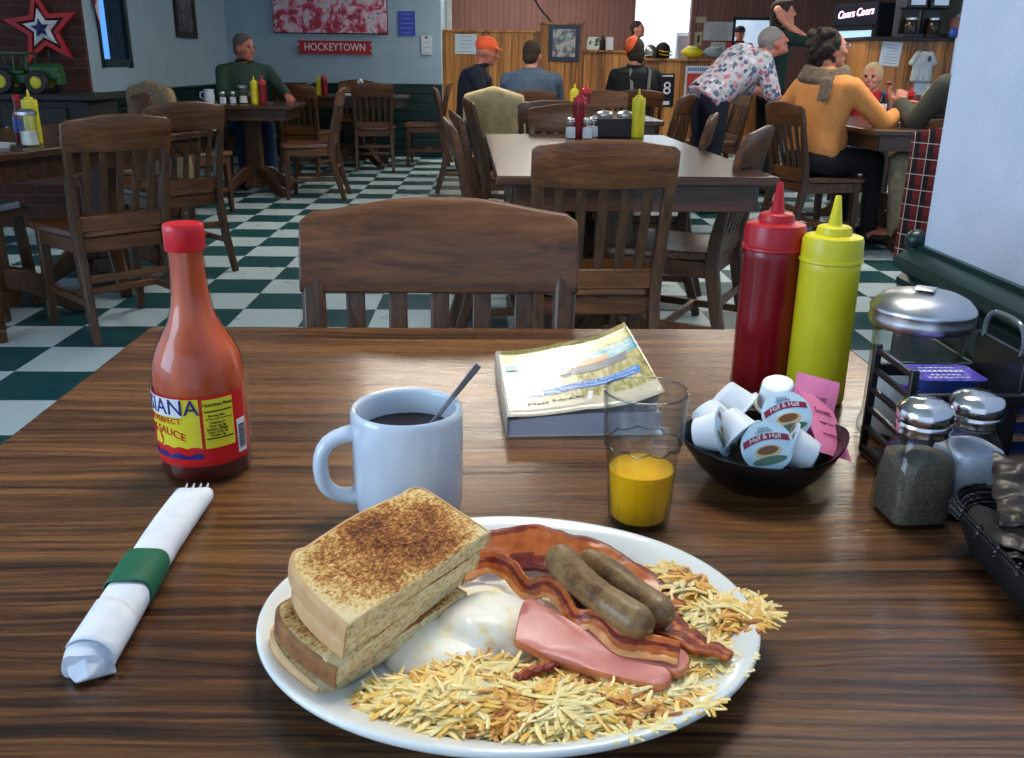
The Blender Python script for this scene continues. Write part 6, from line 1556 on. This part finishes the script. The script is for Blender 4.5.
football('yellow football on the pine counter', 2.80, M_yel); football('pale grey football next to the yellow one', 3.10, vmat('grey_leather', srgb(136, 150, 158), None, 20, .5))
t = thing('figurine', 'small red and white figurine at the end of the row of footballs', 'figurine', (3.32, 13.34, 1.183))
MB().lathe([(0, 0), (.05, 0), (.05, .03), (.03, .05), (.045, .10), (.03, .15), (0, .15)], 16).build('body', M_lwhite, t); MB().ball((0, 0, .18), .04, 12, 8).build('head', M_rs, t)
t = thing('bottle', 'dark bottle between the cards on the pine ledge', 'bottle', (1.56, 13.36, 1.282))
MB().lathe([(0, 0), (.04, 0), (.042, .01), (.042, .11), (.015, .15), (.015, .185), (0, .186)], 18).build('glass', M_bk, t)
M_gcard = vmat('green_white_card', srgb(206, 212, 206), srgb(46, 96, 66), 9, .6, lo=.5, hi=.54)
for x, w, lab in ((1.43, .17, 'green and white card leaning on the pine ledge, first from the picture'), (1.66, .10, 'white card standing on the pine ledge, right of the dark bottle')):
    t = thing('card', lab, 'card', (x, 13.36, 1.282), rot=(R(-8), 0, 0)); MB().box((0, 0, .085), (w, .012, .17)).build('card', M_gcard if x < 1.5 else M_paper, t, bevel=.002)

# ---------------------------------------------------------------- right-hand serving counter and cooler
YC = 10.0
t = thing('serving_counter', 'tall pine-fronted serving counter with a black top behind the boy', 'counter', (4.65, YC, 0))
MB().box((0, .28, .68), (1.50, .56, 1.36)).build('pine_front', M_pine, t, smooth=0); MB().box((0, .26, 1.378), (1.56, .64, .036)).build('counter_top', M_blackm, t, bevel=.006)
notice('counter_note', 'white typed note on the pine counter front above the boy', 'notice', 4.18, YC-.002, 1.23, .21, .235, M_paper, 7, M_faint, rz=0, tilt=4)
notice('counter_note', 'small white card low on the counter front beside the grey shirt', 'notice', 4.56, YC-.002, .89, .17, .13, M_paper, 3, M_faint, tilt=6)
M_tee = vmat('white_tee', srgb(186, 190, 192), srgb(166, 172, 178), 12, .9, bmp=.3, bscale=30, bd=.01)
t = thing('tee_shirt', 'whitish tee shirt hanging on the pine counter front', 'shirt', (4.52, YC-.04, 1.145))
mb = MB()
for i in range(7): mb.cap((-.075+.025*i, 0, .10-.02*abs(i-3)/3), (-.09+.03*i, -.006*(i % 2), -.165), .022, .026)
for s in (-1, 1): mb.cap((s*.07, 0, .09), (s*.125, -.004, .0), .03, .028)
blob(mb, 'cloth', M_tee, t, .010, 3)
mb = MB(); mb.tube([(-.06, 0, .115), (0, 0, .155), (.06, 0, .115)], .006, 6); mb.tube([(0, 0, .155), (0, .01, .185), (.012, .02, .19)], .004, 6); mb.build('hanger', M_chrome, t)
MB().ball((.05, -.028, .04), (.02, .004, .03), 10, 6).build('badge', M_ink, t)
def brewer(label, x, y):
    t = thing('coffee_brewer', label, 'coffee maker', (x, y, 1.396))
    MB().box((0, .05, .2), (.20, .16, .40)).build('column', M_black, t, bevel=.012); MB().box((0, -.05, .34), (.22, .30, .12)).build('head', M_black, t, bevel=.015); MB().box((0, -.06, .02), (.22, .30, .04)).build('base', M_black, t, bevel=.008)
    MB().lathe([(0, 0), (.06, 0), (.07, .05), (.06, .11), (.045, .13), (0, .13)], 24, c=(0, -.10, .045)).build('pot', newmat('smoked_glass', (.03, .02, .015, 1), .05)[0], t)
    MB().lathe([(.047, .125), (.062, .13), (.062, .15), (0, .152)], 24, c=(0, -.10, .045)).build('pot_rim', M_chrome, t)
    MB().box((0, -.203, .34), (.15, .004, .05)).build('panel', M_chrome, t)
brewer('black coffee brewer on the counter, nearest the cooler', 4.42, 10.25); brewer('black coffee brewer on the counter, next to the basket', 4.66, 10.25)
t = thing('wicker_basket', 'brownish pink lined basket on the counter beside the brewers', 'basket', (4.93, 10.2, 1.396))
MB().lathe([(0, 0), (.07, 0), (.095, .20), (.10, .21), (.088, .2), (0, .19)], 24).build('basket', vmat('pinkish_wicker', srgb(150, 112, 104), srgb(126, 90, 84), 60, .8, bmp=.4), t)
MB().ball((.03, -.03, .20), (.07, .06, .05), 14, 8).build('liner', M_paper, t)
t = thing('pole_stand', 'thin grey pole with a red and blue ornament before the counter', 'stand', (4.80, 9.9, 0))
MB().tube([(0, 0, .03), (0, 0, 1.40)], .014, 10).build('pole', M_chrome, t); MB().lathe([(0, 0), (.14, 0), (.14, .02), (.02, .04), (0, .04)], 24).build('base', M_chrome, t)
o = MB().ball((.03, 0, 1.42), (.05, .04, .045), 14, 8).build('ornament', M_rs, t); MB().ball((-.04, 0, 1.44), (.045, .04, .05), 14, 8).build('blue_ornament', newmat('ornament_blue', srgb(40, 80, 170), .3)[0], o)
# drinks cooler, turned a little
ck_ = thing('drinks_cooler', 'tall black drinks cooler with a lit header and glass door', 'cooler', (4.42, 11.70, 0), R(-66))
mb = MB(); mb.box((0, .33, .93), (.70, .66, 1.78)); mb.box((0, .33, .02), (.66, .6, .04)); mb.build('cabinet', vmat('cooler_black', srgb(14, 16, 30), None, 10, .4), ck_, bevel=.008)
MB().box((0, -.012, 1.70), (.70, .03, .26)).build('header', newmat('header_navy', srgb(16, 18, 52), .3)[0], ck_, bevel=.004)
M_neon = newmat('lit_lettering', srgb(255, 200, 220), .4, emit=srgb(255, 190, 215), es=2.2)[0]
text_mb('Coors Coors', .125, T=M.Translation((0, -.03, 1.71)) @ M.Rotation(PI/2, 4, 'X') @ M.Rotation(R(4), 4, 'Z') @ M.Diagonal((.84, 1, 1, 1)), ext=.003, shear=.3).build('lettering', M_neon, ck_, smooth=0)
mb = MB()
for s in (-1, 1): mb.box((s*.32, -.015, .84), (.06, .03, 1.42))
for z in (.13, 1.54): mb.box((0, -.015, z), (.58, .03, .05))
dr = mb.build('door_frame', M_blackm, ck_, bevel=.004)
M_lit = newmat('cooler_lit_back', srgb(190, 214, 226), .6, emit=srgb(150, 190, 214), es=.55)[0]
MB().box((0, -.004, .84), (.58, .004, 1.38)).build('lit_interior', M_lit, ck_, smooth=0)
mb = MB()
for z in (.35, .62, .89, 1.16): mb.box((0, -.008, z), (.58, .006, .014))
mb.build('shelf', M_chrome, ck_)
for z in (.36, .63, .90, 1.17):
    for k in range(5):
        x = -.22 + .11*k; m_ = (M_strip, M_lwhite, M_bk, M_chrome, M_strip)[(k + int(z*10)) % 5]
        MB().lathe([(0, 0), (.035, 0), (.035, .13), (.014, .17), (.014, .20), (0, .2)], 12, c=(x, -.02, z+.01), T=M.Diagonal((1, .35, 1, 1))).build('shown_bottle', m_, ck_)
MB().tube([(-.30, -.06, .7), (-.30, -.06, 1.1)], .012, 8).build('handle', M_chrome, ck_)
